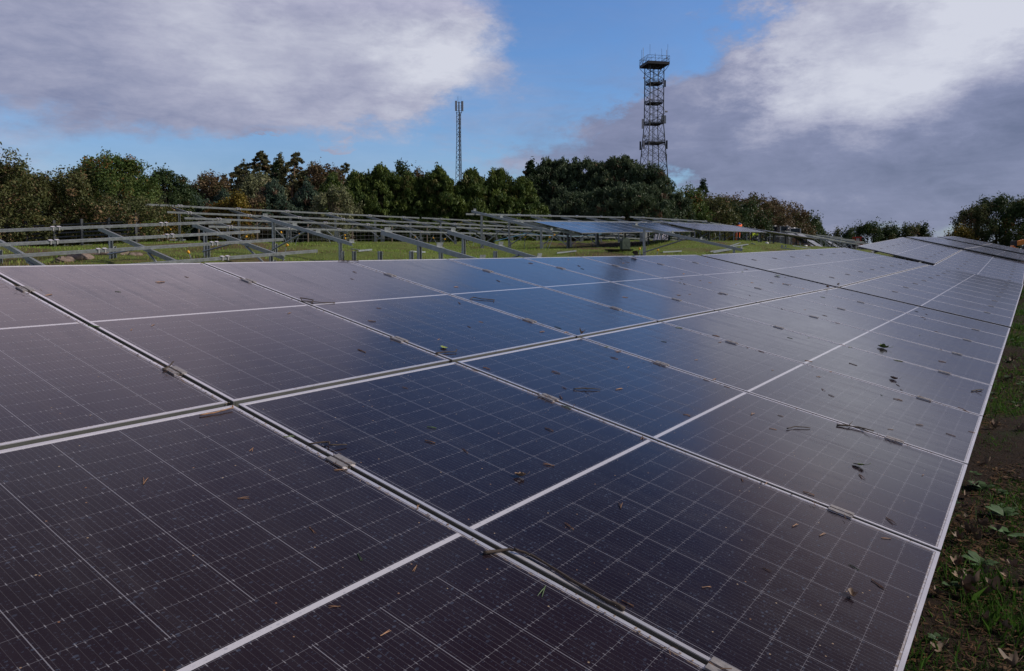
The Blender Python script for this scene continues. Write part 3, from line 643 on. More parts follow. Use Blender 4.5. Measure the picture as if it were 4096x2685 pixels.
        z_ = leaf * rr.uniform(.5, 1.1, m_)[:, None]; sv.append(np.stack([c0 - a1 * z_, c0 + b1 * z_ * .5, c0 + a1 * z_, c0 - b1 * z_ * .5], 1)); w_ = rr.uniform(.2, 1., (m_, 1)); stn.append(K['c1'] * (1 - w_) + K['c2'] * w_)
    vt = np.concatenate([vt] + sv); tint = np.concatenate([tint] + stn)
    me = cards('crown', vt, tint, M['leaf']); inst('crown', me, root)
    # trunk and limbs
    b = MB(); r0 = max(.05, h * .018)
    lean = rr.normal(0, .02, 2) * h
    top = Vector((lean[0], lean[1], h * .93)) if kind != 'feather' else Vector((RIGHT[0] * .1 * h, RIGHT[1] * .1 * h, h * .97))
    b.tube([(0, 0, -.2), Vector((0, 0, 0)).lerp(top, .35) + Vector((rr.normal(0, .05), rr.normal(0, .05), 0)), Vector((0, 0, 0)).lerp(top, .7), top], [r0, r0 * .8, r0 * .45, r0 * .1], 7)
    pick = rr.choice(nc, size=min(nc, 26), replace=False)
    for i in pick:
        z0 = max(.1, cz[i] * .62); st = Vector((0, 0, 0)).lerp(top, min(.95, z0 / max(h * .93, .1))); en = Vector((cx[i], cy[i], cz[i]))
        mid = st.lerp(en, .55) + Vector((rr.normal(0, .06), rr.normal(0, .06), .06 * h * .3)); b.tube([st, mid, en], [r0 * .35, r0 * .2, r0 * .06], 5)
    b.build('trunk', M[K['bark']], root, True)
T = [
 # kind, px, depth, top py, width px, label
 ('shrub', -140, 25, 560, 420, 'twiggy shrub cut off by the left edge of the picture', .9),
 ('shrub', 40, 26, 668, 260, 'sparse grey green shrub second from the left edge', 1.),
 ('shrub', 165, 27.5, 700, 230, 'olive shrub between the left edge and the round green tree', 1.),
 ('broad', 455, 30, 632, 350, 'large round green tree with orange tinged leaves at the left', 1.6),
 ('shrub', 300, 28, 700, 230, 'loose olive shrub against the left flank of the round green tree', .9),
 ('shrub', 520, 27.5, 800, 330, 'low brownish shrub at the foot of the round green tree', .9),
 ('dark', 665, 40, 690, 200, 'dark airy tree just right of the round green tree', 1.),
 ('dark', 745, 44, 742, 130, 'lower dark tree filling the dip right of the airy dark tree', 1.),
 ('bluepine', 800, 42, 800, 190, 'low bluish pine above the left end of the long rack', 1.),
 ('bluepine', 905, 44, 775, 200, 'bluish pine below the brown autumn tree', 1.),
 ('autumn', 850, 58, 700, 190, 'brown tree with thinning leaves left of the feathery conifers', .9),
 ('feather', 935, 62, 655, 200, 'broad brownish conifer, first of the tall feathery group', 1.),
 ('feather', 1012, 60, 612, 210, 'tallest broad feathery conifer of the group left of the slim mast', 1.2),
 ('feather', 1075, 61, 630, 170, 'feathery conifer leaning against the right side of the tallest one', 1.),
 ('spruce', 1110, 56, 655, 110, 'narrow dark green conifer between the feathery conifers', 1.1),
 ('feather', 1150, 55, 608, 130, 'slender conifer with a bare reddish trunk and windblown top', .8),
 ('feather', 1215, 58, 665, 150, 'ragged conifer right of the slender bare trunked one', .9),
 ('pale', 1035, 50, 705, 190, 'pale olive rounded tree in front of the tallest feathery conifer', 1.),
 ('gold', 900, 41, 800, 130, 'golden yellow shrub behind the long rack', 1.),
 ('gold', 950, 40.5, 790, 110, 'amber shrub touching the golden yellow one', 1.),
 ('gold', 640, 38, 850, 140, 'yellowish bush beside the wooden post', 1.),
 ('bluepine', 1095, 43, 735, 190, 'rounded blue green pine standing forward in the middle left', 1.2),
 ('autumn', 1020, 42, 800, 150, 'rusty brown bush left of the blue green pine', .9),
 ('bluepine', 1235, 44, 745, 190, 'greyish pine between the blue green pine and the pale willow', 1.),
 ('autumn', 1290, 56, 668, 190, 'reddish brown tree with sparse leaves in the middle of the wood', .9),
 ('feather', 1345, 60, 648, 90, 'thin wispy tree top poking above the reddish brown tree', .6),
 ('pale', 1340, 42, 765, 170, 'pale silvery willow in front of the dark pines', 1.),
 ('pine', 1330, 46, 715, 150, 'dark rounded pine directly behind the pale silvery willow', 1.),
 ('pine', 1430, 47, 690, 190, 'first young green pine right of the pale willow', 1.2),
 ('pine', 1530, 47.5, 672, 210, 'second young green pine right of the pale willow', 1.2),
 ('autumn', 1660, 60, 696, 220, 'russet treetop showing behind the young pines', .9),
 ('dark', 1612, 58, 665, 60, 'small airy treetop sticking up left of the russet one', .5),
 ('pine', 1635, 48, 702, 190, 'young pine below the russet treetop', 1.2),
 ('pine', 1755, 48, 682, 210, 'broad young pine left of the slim mast', 1.2),
 ('pine', 1885, 49, 688, 190, 'young pine right at the foot of the slim mast', 1.2),
 ('pine', 1995, 50, 690, 200, 'young pine second right of the slim mast', 1.2),
 ('pine', 2090, 50, 720, 180, 'lower bright green young pine beside the big dark pines', 1.1),
 ('spruce', 2118, 66, 640, 150, 'pointed dark spruce at the left end of the big pines', 1.2),
 ('bigpine', 2215, 68, 645, 210, 'leftmost big dark pine of the tall clump', 1.2),
 ('bigpine', 2335, 68, 648, 220, 'second big dark pine of the tall clump', 1.2),
 ('bigpine', 2465, 67, 640, 240, 'tallest big dark pine left of the lattice tower', 1.3),
 ('bigpine', 2575, 66, 672, 240, 'big dark pine hiding the foot of the lattice tower', 1.3),
 ('bigpine', 2500, 60, 745, 330, 'wide low pine skirt in front of the tallest big pine', 1.2),
 ('bigpine', 2300, 61, 780, 260, 'dark pine in front of the second big pine', 1.1),
 ('bigpine', 2650, 65, 790, 170, 'pine flank sloping down right of the lattice tower', 1.1),
 ('broad', 2745, 76, 760, 190, 'yellow green tree at the right foot of the big pines', 1.),
 ('spruce', 2808, 84, 725, 120, 'wispy pointed tree standing above the yellow green trees', .8),
 ('shrub', 2850, 78, 790, 180, 'olive tree below the wispy pointed tree', 1.1),
 ('autumn', 2925, 92, 790, 190, 'brown tree left of the orange clothed worker', 1.1),
 ('dark', 2965, 84, 815, 190, 'dark green tree behind the orange clothed worker', 1.1),
 ('autumn', 3035, 96, 785, 220, 'tall brown tree behind the yellow clothed worker', 1.3),
 ('autumn', 3120, 100, 808, 200, 'brown rounded tree behind the stacked crates', 1.2),
 ('dark', 3190, 104, 850, 130, 'dark tree above the leaning panels', 1.1),
 ('bigpine', 3240, 108, 888, 110, 'last small pine at the right end of the wood', 1.1),
]
for k, a in enumerate(T): tree(a[0], a[1], a[2], a[3], a[4], a[5], a[6])
G2 = 'scattered trees on the right skyline'
tree('shrub', 3325, 120, 932, 62, 'tiny sparse bush in the gap beside the leaning panels', .5, group=G2)
tree('dark', 3388, 118, 932, 42, 'small dark bush left of the skyline trees', .9, group=G2, name='shrub')
tree('dark', 3470, 120, 893, 135, 'widest dark tree of the skyline group behind the red machine', 1.2, group=G2)
tree('dark', 3555, 121, 905, 95, 'dark skyline tree between the widest one and the small round ones', 1.1, group=G2)
tree('dark', 3608, 122, 905, 62, 'first small round tree right of the wide skyline tree', 1., group=G2)
tree('shrub', 3645, 121, 905, 58, 'pale middle one of the small round skyline trees', 1., group=G2, name='broadleaf_tree')
tree('dark', 3685, 122, 912, 48, 'last small round tree before the climbing table', 1., group=G2)
tree('dark', 3985, 95, 790, 250, 'big dark willowy tree at the right edge', 1.3, group=G2)
tree('shrub', 3900, 94, 830, 150, 'brown green left shoulder of the big right edge tree', 1.1, group=G2, name='broadleaf_tree')
tree('broad', 4100, 93, 800, 200, 'green tree cut off by the right edge of the picture', 1.1, group=G2)
tree('gold', 3835, 92, 925, 90, 'yellowish bush at the foot of the big right edge tree', .8, group=G2)
# undergrowth closing the foot of the wood: one mass nobody could count
def undergrowth():
    rr = np.random.default_rng(5); n = 42000
    px = rr.uniform(-250, 3260, n); dd = np.interp(px, [-250, 300, 700, 1500, 2100, 2700, 3260], [29, 33, 47, 52, 72, 80, 112]) + rr.uniform(-1.5, 3, n)
    p = CAM[None] + dd[:, None] * (FWD[None] + RIGHT[None] * ((px - 2048) / FPX)[:, None] + DOWN[None] * ((998 - 1160) / FPX))
    x, y = p[:, 0], p[:, 1]; hh = (1.5 + .9 * np.sin(px * .03) + .6 * np.sin(px * .071 + 1)) * np.clip(dd / 45, .8, 1.9)
    z = hz(x, y) + rr.uniform(0, 1, n) * hh
    s = rr.uniform(.05, .13, n) * dd / 30; a = rr.normal(0, 1, (n, 3)); a /= np.linalg.norm(a, axis=1)[:, None]; b = rr.normal(0, 1, (n, 3)); b = np.cross(a, b); b /= np.linalg.norm(b, axis=1)[:, None]
    c = np.stack([x, y, z], -1); U = a * s[:, None]; V = b * s[:, None] * .6
    t = rr.uniform(0, 1, (n, 1)); tint = C3(.015, .022, .008) * (1 - t) + C3(.055, .05, .022) * t
    o = inst('undergrowth', cards('undergrowth', np.stack([c - U, c + V, c + U, c - V], 1), tint, M['leaf'])); tag(o, 'dark tangled undergrowth along the foot of the wood', 'undergrowth', kind='stuff')
undergrowth()
def wood_mass():
    rr = np.random.default_rng(15); n = 90000
    px = rr.uniform(-250, 3240, n); k = px / 95; top = np.interp(px, [-250, 0, 200, 420, 640, 760, 900, 1250, 1500, 2050, 2150, 2550, 2700, 2850, 3100, 3240], [640, 700, 745, 700, 740, 790, 735, 735, 735, 740, 690, 690, 800, 830, 850, 925]) + 14 * np.sin(k * 2.1) + 9 * np.sin(k * 5.3 + 1)
    dd = np.interp(px, [-250, 300, 700, 1500, 2100, 2700, 3240], [31, 36, 64, 66, 78, 98, 115]) + rr.uniform(-1.5, 1.5, n)
    p = CAM[None] + dd[:, None] * (FWD[None] + RIGHT[None] * ((px - 2048) / FPX)[:, None] + DOWN[None] * ((998 - 1160) / FPX)); x, y = p[:, 0], p[:, 1]
    z0 = hz(x, y); zt = 1.86 + (998 - top) / FPX * dd; z = z0 + (zt - z0) * rr.uniform(0, 1, n) ** .8 + rr.normal(0, .12, n)
    s = rr.uniform(.07, .14, n) * dd / 50 * 1.3; a = rr.normal(0, 1, (n, 3)); a /= np.linalg.norm(a, axis=1)[:, None]; b = np.cross(a, rr.normal(0, 1, (n, 3))); b /= np.linalg.norm(b, axis=1)[:, None]
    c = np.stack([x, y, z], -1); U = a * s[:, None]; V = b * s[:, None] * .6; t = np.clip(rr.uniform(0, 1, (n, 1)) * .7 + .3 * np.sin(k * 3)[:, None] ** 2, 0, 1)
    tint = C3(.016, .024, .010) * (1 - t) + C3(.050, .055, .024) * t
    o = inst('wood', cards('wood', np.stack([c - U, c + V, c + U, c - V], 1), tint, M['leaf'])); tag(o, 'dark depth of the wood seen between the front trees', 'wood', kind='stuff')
wood_mass()
# ---------------------------------------------------------------- fences and posts
def slat_fence():
    x0, y0 = xy(-120, 25.5); x1, y1 = xy(545, 26.5); g = H(x0, y0); root = empty('slat_fence', (x0, y0, g), 'dark horizontal slat fence under the shrubs behind the left rack', 'fence')
    a = Vector((x0, y0, 0)); b = Vector((x1, y1, 0)); n = 6
    for k in range(n):
        p0 = a.lerp(b, k / n); p1 = a.lerp(b, (k + 1) / n); m = MB()
        for j in range(5):
            zc = .22 + j * .14
            m.bar(p0 - a + Vector((0, 0, zc + H(p0.x, p0.y) - g)), p1 - a + Vector((0, 0, zc + H(p1.x, p1.y) - g)), .03, .05)
        m.build('slat_panel', M['slat'], root)
    for k in range(n + 1):
        p = a.lerp(b, k / n); m = MB(); q = p - a + Vector((0, 0, H(p.x, p.y) - g)); m.bar(q - Vector((0, 0, .2)), q + Vector((0, 0, .95)), .08, .08, (1, 0, 0)); m.build('post', M['slat'], root)
slat_fence()
def wire_fence():
    xs = np.arange(19, 62, 3.0); g = H(19, 30); root = empty('wire_fence', (19, 30, g), 'wire mesh fence on thin timber posts along the foot of the wood', 'fence')
    w = MB()
    for x in xs:
        z = H(x, 30) - g; m = MB(); m.tube([(x - 19, 0, z - .2), (x - 19 + .02, .02, z + 1.15)], .04, 6); m.build('post', M['wood'], root)
    for hgt in (.2, .4, .6, .8, 1.0): w.tube([(x - 19, 0, H(x, 30) - g + hgt) for x in xs], .006, 4)
    for x in np.arange(19, 61, .3): w.tube([(x - 19, 0, H(x, 30) - g + .2), (x - 19, 0, H(x, 30) - g + 1.0)], .003, 3)
    w.build('wire_mesh', M['darksteel'], root)
wire_fence()
x, y = xy(548, 28); m = MB(); zt = at(548, 852, 28).z - H(x, y); m.tube([(0, 0, -.3), (.0, .0, zt * .5), (.02, 0, zt)], [.11, .1, .095], 10)
o = m.build('timber_post', M['wood'], smooth=True); o.location = (x, y, H(x, y)); tag(o, 'round timber post before the round green tree', 'post')
# ---------------------------------------------------------------- yellow capped stakes
ST = [(707, 958, 684, 921, 28, 'stake leaning left, farthest left by the timber post'), (980, 962, 984, 950, 24, 'short stake just right of the end of the left rack'), (773, 1032, 756, 1012, 17, 'stake at the upper edge of the front table, nearest of all'), (1150, 964, 1126, 932, 27, 'long stake leaning left behind the first rafter frame'),
 (1178, 967, 1196, 940, 27, 'stake leaning right beside the long left leaning one'), (1130, 1003, 1146, 984, 19, 'stake standing on the grass near the end of the left rack'), (1326, 970, 1310, 948, 30, 'stake left of the pair under the long rack'), (1366, 966, 1378, 943, 30, 'right leaning stake of the pair under the long rack'), (1391, 974, 1382, 956, 30, 'left leaning stake of the pair under the long rack'),
 (1612, 970, 1601, 948, 32, 'left leaning stake behind the first low rafter'), (1648, 973, 1661, 950, 32, 'right leaning stake behind the first low rafter'), (1756, 980, 1735, 954, 31, 'long left leaning stake between the two low rafters'), (1766, 981, 1778, 959, 31, 'right leaning stake crossing the long left leaning one'), (1880, 974, 1862, 947, 33, 'left leaning stake beside the black bucket'),
 (1889, 972, 1899, 956, 33, 'short right leaning stake beside the black bucket'), (2096, 971, 2101, 951, 32, 'upright stake between the bucket and the blue panels'), (2176, 990, 2198, 951, 29, 'long right leaning stake at the front of the tall rafter frame'), (2190, 985, 2216, 942, 29, 'stake tilted along the brace of the tall rafter frame'), (2376, 961, 2360, 932, 38, 'stake leaning left under the blue panels'),
 (2562, 1016, 2559, 998, 25, 'upright stake left of the post right of the jerrycan'), (2622, 1014, 2630, 1003, 25, 'short stake at the foot of the long brace'), (2500, 958, 2484, 934, 40, 'stake above the green jerrycan under the blue panels'), (2690, 958, 2726, 940, 42, 'distant stake beneath the grey half covered table')]
for bx_, by, tx, ty, d, lab in ST:
    p = at(bx_, by, d); g = H(p.x, p.y); zb = min(p.z, g) if abs(p.z - g) < .5 else p.z
    zb = p.z; t = at(tx, ty, d) ; root = empty('ground_stake', (p.x, p.y, g), 'yellow capped ' + lab, 'stake', 'yellow capped steel stakes')
    bot = Vector((0, 0, min(0, p.z - g) - .05)); dirn = (t - p).normalized(); top = t - Vector((p.x, p.y, g))
    MB().tube([bot, top], .011, 6).build('rod', M['steel'], root)
    MB().tube([top - dirn * .02, top + dirn * .02, top + dirn * .05, top + dirn * .055], [.02, .034, .036, .02], 8).build('cap', M['yellow'], root, True)
# bare diagonal stakes with no cap
for k, (a, b, c, d_, dd) in enumerate([(1692, 980, 1657, 936, 31), (1706, 984, 1735, 940, 31), (1620, 970, 1500, 0, 0)][:2]):
    p = at(a, b, dd); t = at(c, d_, dd); o = MB().tube([Vector((0, 0, -.1)), t - p], .012, 6).build('steel_rod', M['steel']); o.location = p
    tag(o, ['bare steel rod leaning left between the low rafters', 'bare steel rod leaning right between the low rafters'][k], 'rod', 'bare leaning rods')
# ---------------------------------------------------------------- steel profiles lying in the grass
PR = [(1406, 1000, 1532, 1027, 'longest steel profile lying on the grass behind the front table, left of centre'), (1432, 1012, 1486, 1003, 'short steel profile meeting the longest one on the grass'), (1640, 1011, 1700, 1014, 'thin steel profile lying between the first two low rafters'), (2227, 1016, 2304, 1009, 'pale profile lying left of the black tray'), (2840, 1012, 2912, 1000, 'lower of the bundled profiles on the grass below the workers'), (2852, 1014, 2925, 1001, 'second of the bundled profiles on the grass below the workers'), (2918, 988, 2985, 977, 'upper pale profile on the grass below the workers'), (2930, 990, 2992, 981, 'profile lying close under the upper pale one'), (3004, 977, 3022, 980, 'short profile with dark end right of the pale ones'), (3122, 995, 3180, 1002, 'flat profile with upright brackets near the second table edge'), (3170, 985, 3242, 998, 'long profile lying left of the leaning panels'), (2650, 1012, 2725, 1008, 'faint profile at the edge of the front table below the grey panels')]
for a, b, c, d_, lab in PR:
    def gp(px, py):
        lo, hi = 8., 60.
        for d in np.arange(9, 60, .25):
            p = at(px, py, d)
            if p.z < H(p.x, p.y) + .03: return p
        return at(px, py, 24)
    p, q = gp(a, b), gp(c, d_)
    if (q - p).length > 7: q = p + (q - p).normalized() * 6
    p.z = H(p.x, p.y) + .06; q.z = H(q.x, q.y) + .06
    o = MB().chan(Vector((0, 0, 0)), q - p, .05, .045).build('steel_profile', M['steel']); o.location = p; tag(o, lab, 'steel profile', 'steel profiles lying in the grass')
# low concrete/steel pile stubs
for k, (px, d, lab) in enumerate([(1416, 21, 'stub beside the longest profile lying on the grass'), (1520, 19, 'stub at the right end of the longest lying profile'), (1645, 20, 'stub behind the leftmost low rafter'), (1763, 20, 'stub under the bracket of the low rafter'), (1853, 20.5, 'stub right of the post by the bucket'), (1981, 20.5, 'stub below the black bucket'), (3128, 42, 'left stub of the pair near the second table edge'), (3142, 42, 'right stub of the pair near the second table edge')]):
    x, y = xy(px, d); g = H(x, y); zt = at(px, 1005 if d < 30 else 990, d).z - g
    m = MB(); m.chan((0, 0, -.3), (0, 0, max(.12, zt)), .07, .10, (1, 0, 0)); o = m.build('pile_stub', M['steel']); o.location = (x, y, g); tag(o, 'galvanised ' + lab, 'pile stub', 'pile stubs in the grass')
# ---------------------------------------------------------------- bucket, jerrycan, tray
def lathe(m, prof, n=24, c=(0, 0, 0)):
    k = len(m.v)
    for r, z in prof:
        for j in range(n): a = 2 * math.pi * j / n; m.v.append((c[0] + r * math.cos(a), c[1] + r * math.sin(a), c[2] + z))
    for i in range(len(prof) - 1):
        for j in range(n): p = k + i * n + j; q = k + i * n + (j + 1) % n; m.f.append((p, q, q + n, p + n))
    return m
def gpt(px, py, d0=12, d1=60):
    for d in np.arange(d0, d1, .1):
        p = at(px, py, d)
        if p.z < H(p.x, p.y) + .01: return p
    return at(px, py, 28)
p = gpt(1964, 985, 20, 40); g = H(p.x, p.y)
root = empty('black_bucket', (p.x, p.y, g), 'large black plastic bucket standing on the grass by the rafter', 'bucket')
m = MB(); lathe(m, [(.001, .0), (.150, .0), (.185, .34), (.20, .345), (.20, .375), (.185, .375), (.182, .34), (.146, .015), (.001, .015)]); m.build('body', M['blackplastic'], root, True)
m = MB(); m.tube([(.2 * math.cos(t), .2 * math.sin(t) * .25 - .02, .36 - .16 * math.sin(t)) for t in np.linspace(0, math.pi, 12)], .004, 6); m.build('handle', M['steel'], root, True)
root.scale = (1.12, 1.12, 1.25)
def gpt(px, py, d0=12, d1=60):
    for d in np.arange(d0, d1, .1):
        p = at(px, py, d)
        if p.z < H(p.x, p.y) + .01: return p
    return at(px, py, 28)
p = at(2476, 999, 27); g = H(p.x, p.y)
root = empty('drip_tray', (p.x, p.y, g + .01), 'shallow black tray lying on the grass under the jerrycan', 'tray'); ang = R(-30)
m = MB(); L_, W_, hh = .44, .30, .075
vo = [(-L_, -W_, hh), (L_, -W_, hh), (L_, W_, hh), (-L_, W_, hh)]; vi = [(-L_ + .06, -W_ + .06, 0), (L_ - .06, -W_ + .06, 0), (L_ - .06, W_ - .06, 0), (-L_ + .06, W_ - .06, 0)]
ri = [(-L_ + .02, -W_ + .02, hh), (L_ - .02, -W_ + .02, hh), (L_ - .02, W_ - .02, hh), (-L_ + .02, W_ - .02, hh)]; bi = [(x * .98, y * .98, .012) for x, y, _ in vi]
m.add(vo + vi + ri + bi, [(0, 1, 5, 4), (1, 2, 6, 5), (2, 3, 7, 6), (3, 0, 4, 7), (4, 5, 6, 7), (0, 8, 9, 1), (1, 9, 10, 2), (2, 10, 11, 3), (3, 11, 8, 0), (8, 12, 13, 9), (9, 13, 14, 10), (10, 14, 15, 11), (11, 15, 12, 8), (12, 15, 14, 13)])
m.build('tray_body', M['blackplastic'], root); root.rotation_euler.z = ang
pj = p + Vector(RIGHT) * .22
root = empty('jerrycan', (pj.x, pj.y, H(pj.x, pj.y) + .03), 'olive green steel jerrycan standing in the black tray', 'jerrycan')
def can_outline(): return [(-.165, .0), (.165, 0), (.175, .02), (.175, .36), (.15, .43), (.08, .45), (-.09, .45), (-.15, .41), (-.175, .36), (-.175, .02)]
m = MB(); ol = can_outline(); k = len(ol)
vs = [(x, -.075, z) for x, z in ol] + [(x, -.006, z) for x, z in ol] + [(x * .97, -.006, .005 + z * .975) for x, z in ol] + [(x * .97, .006, .005 + z * .975) for x, z in ol] + [(x, .006, z) for x, z in ol] + [(x, .075, z) for x, z in ol]
fs = [tuple(range(k))] + [tuple(reversed(range(5 * k, 6 * k)))]
for r in range(5):
    for j in range(k): a = r * k + j; b = r * k + (j + 1) % k; fs.append((b, a, a + k, b + k))
m.add(vs, fs)
for s in (-1, 1):
    m.bar((-.11, s * .0775, .08), (.11, s * .0775, .33), .006, .006, (0, 1, 0)); m.bar((.11, s * .0775, .08), (-.11, s * .0775, .33), .006, .006, (0, 1, 0))
m.build('can_body', M['can'], root)
m = MB()
for s in (-.045, 0, .045): m.tube([(-.06, s, .44), (-.055, s, .475), (.07, s, .475), (.075, s, .44)], .009, 6)
m.build('handle', M['can'], root, True)
m = MB(); m.tube([(-.10, 0, .42), (-.13, 0, .468)], .025, 10); m.build('cap', M['can'], root, True); root.rotation_euler.z = R(-25)
# ---------------------------------------------------------------- blue hose, white rags, soil heap, rocks
pts = [at(*q) for q in [(1975, 966, 34), (2040, 950, 35), (2102, 934, 35.5), (2180, 942, 36), (2304, 946, 38), (2380, 940, 39), (2439, 931, 40), (2520, 925, 41)]]
pts2 = []
for i in range(len(pts) - 1):
    for t in (0, .33, .66): pts2.append(pts[i].lerp(pts[i + 1], t))
o = MB().tube([q - pts[0] for q in pts2], .014, 6).build('blue_hose', M['bluecable'], smooth=True); o.location = pts[0]; tag(o, 'blue hose strung between the posts behind the blue panels', 'hose')
def blob(name, loc, r, mat, label, cat, group=None, seed=0, flat=.6):
    rr = np.random.default_rng(seed); m = MB(); n, k = 10, 14
    prof = []
    for i in range(n + 1):
        ph = math.pi * i / n
        for j in range(k):
            a = 2 * math.pi * j / k; q = 1 + .22 * math.sin(3 * a + seed) * math.sin(2 * ph) + rr.normal(0, .07)
            m.v.append((r * q * math.sin(ph) * math.cos(a), r * q * math.sin(ph) * math.sin(a) * .8, r * q * flat * math.cos(ph)))
    for i in range(n):
        for j in range(k): a = i * k + j; b = i * k + (j + 1) % k; m.f.append((a, a + k, b + k, b))
    o = m.build(name, mat); o.location = loc; return tag(o, label, cat, group)
for k, (px, py, d, r, lab) in enumerate([(395, 1020, 17.5, .33, 'largest pale rock in the grass behind the left edge of the front table'), (318, 1034, 16, .30, 'flat pale rock left of the largest rock'), (470, 1012, 18.5, .26, 'pale rock right of the largest rock'), (255, 1042, 15.5, .22, 'small pale rock at the far left of the grass bank'), (540, 1022, 18, .2, 'small rock beside the left rack post')]):
    p = gpt(px, py, 11, 26); blob('rock', (p.x, p.y, p.z - .02), r, M['rock'], lab, 'rock', 'pale rocks in the grass bank', k, .45)
blob('white_rag', gpt(3068, 974, 40), .12, M['white'], 'crumpled white rag below the yellow clothed worker', 'rag', None, 3, .7)
blob('white_bag', gpt(3222, 986, 40), .18, M['white'], 'white bag on the ground left of the leaning panels', 'bag', None, 4, .5)
def heap(px0, px1, d, n, label, seed):
    rr = np.random.default_rng(seed); m = MB(); nx, ny = 60, 9; x0, y0 = xy(px0, d); x1, y1 = xy(px1, d + (px1 - px0) * .012)
    g = H(x0, y0)
    for j in range(ny):
        for i in range(nx):
            t = i / (nx - 1); s = (j / (ny - 1) - .5) * 2; x = x0 + (x1 - x0) * t; y = y0 + (y1 - y0) * t + s * .8
            hgt = (1 - s * s) * n * (.5 + .5 * abs(math.sin(t * 17 + seed)) * abs(math.sin(t * 41))) * min(1, 8 * t, 8 * (1 - t)) + rr.normal(0, .03)
            m.v.append((x - x0, y - y0, H(x, y) - g + hgt - .05))
    for j in range(ny - 1):
        for i in range(nx - 1): a = j * nx + i; m.f.append((a, a + 1, a + nx + 1, a + nx))
    o = m.build('soil_heap', M['soil'], smooth=True); o.location = (x0, y0, g); tag(o, label, 'soil heap', 'ridges of dug soil')
heap(2200, 2700, 38, .12, 'ridge of dug brown soil behind the green jerrycan', 1)
heap(2750, 3330, 52, .07, 'thin ridge of dug soil along the foot of the two workers', 2)
heap(2972, 3000, 66, .30, 'small heap of soil between the two workers', 3)
# ---------------------------------------------------------------- stacked and leaning steel
for k in range(22):
    px = 2612 + k * 2.9 + random.uniform(-1, 1); p = at(px, 960, 50 + random.uniform(-.3, .3)); t = at(px + 12 + random.uniform(-3, 5), 922 + random.uniform(-3, 4), 50.8)
    p.z = H(p.x, p.y) - .02
    o = MB().bar(Vector((0, 0, 0)), t - p, .035, .05).build('leaning_rail', M['alu']); o.location = p; tag(o, 'shiny steel rail leaning in the dense stack under the grey half covered table', 'steel rail', 'steel rails leaning in a stack')
p = at(2578, 960, 50); g = H(p.x, p.y); m = MB()
for k in range(9): m.bx(-.32 + k * .075, -.32 + k * .075 + .05, -.2, .2, 0, .62 - (k % 2) * .03)
o = m.build('rail_bundle', M['steel']); o.location = (p.x, p.y, g); tag(o, 'upright bundle of grey steel profiles left of the leaning rails', 'steel bundle')
def barrier(px, d, w, label):
    x, y = xy(px, d); g = H(x, y); root = empty('crowd_barrier', (x, y, g), label, 'barrier', 'low steel barriers'); r = Vector(RIGHT)
    A = r * (-w / 2); B = r * (w / 2); z = Vector((0, 0, 1))
    MB().tube([A, A + z * .85, A + z * .97 + r * .1, B + z * .97 - r * .1, B + z * .85, B], .02, 8).build('hoop', M['alu'], root, True)
    m = MB()
    for k in range(1, 12): q = A.lerp(B, k / 12); m.tube([q + z * .2, q + z * .94], .006, 5)
    m.bar(A + z * .2, B + z * .2, .02, .02); m.build('bars', M['steel'], root)
for px, d, w, l in ((2440, 52, 1.9, 'steel barrier above the green jerrycan under the blue panels'), (2812, 62, 2.0, 'steel barrier left of the orange clothed worker'), (2990, 70, 2.0, 'steel barrier between the two workers'), (3112, 76, 2.2, 'steel barrier in front of the brown crate')): barrier(px, d, w, l)
# ---------------------------------------------------------------- crates of modules
def crate(px, d, wpx, py_top, side, label, dark=True):
    x, y = xy(px, d); g = H(x, y); w = wpx / FPX * d; h = 1.86 + (998 - py_top) / FPX * d - g; root = empty('module_crate', (x, y, g), label, 'crate', 'crates of wrapped panels')
    ax = Vector(RIGHT); ay = Vector((FWD[0], FWD[1], 0)).normalized(); az = Vector((0, 0, 1)); z0 = .14; hb = h * .80
    B = lambda m, cx, cz, hx, hy, hz_, cy=0: m.box(ax * cx + ay * cy + az * cz, ax, ay, az, hx, hy, hz_)
    m = MB()
    for k in (-.45, 0, .45): B(m, k * w, .05, .05, .55, .05)
    B(m, 0, .12, w / 2, .55, .02); m.build('pallet', M['wood'], root)
    m = MB(); B(m, 0, z0 + (hb - z0) / 2, w / 2 - .03, .55, (hb - z0) / 2); m.build('carton', M[side], root)
    m = MB()
    for k in range(9): B(m, -w / 2 + .1 + k * (w - .2) / 8, hb + (h - hb) / 2 - .01, .016, .5, (h - hb) / 2 - .01)
    B(m, 0, hb + (h - hb) * .45, w / 2 - .07, .47, (h - hb) * .4); m.build('module_edges', M['cells'], root)
    m = MB()
    for s in (-1, 1): B(m, s * (w / 2 - .015), h / 2 + .06, .06, .575, h / 2 - .06)
    B(m, 0, h - .01, w / 2 - .08, .56, .02); m.build('corner_boards', M['wrap'], root)
    rr = np.random.default_rng(int(px)); m = MB()
    for k in range(9): q = rr.uniform(-w / 2, w / 2); m.box(ax * q + ay * rr.uniform(-.5, .5) + az * (h + rr.uniform(.0, .07)), Vector((rr.normal(), rr.normal(), .3)).normalized(), Vector((0, .6, .8)), Vector((.8, 0, .6)), rr.uniform(.05, .13), rr.uniform(.04, .1), .01)
    m.build('torn_wrap', M['white'], root)
crate(3028, 96, 36, 910, 'grwrap', 'leftmost grey wrapped crate right of the yellow clothed worker')
crate(3065, 95, 34, 910, 'grwrap', 'second grey wrapped crate from the left of the row')
crate(3096, 94, 30, 907, 'grwrap', 'third crate of the row with a greenish dark top')
crate(3132, 93, 38, 906, 'grwrap', 'tallest grey crate beside the brown one')
crate(3173, 92, 42, 915, 'card', 'brown cardboard crate at the right end of the crate row')
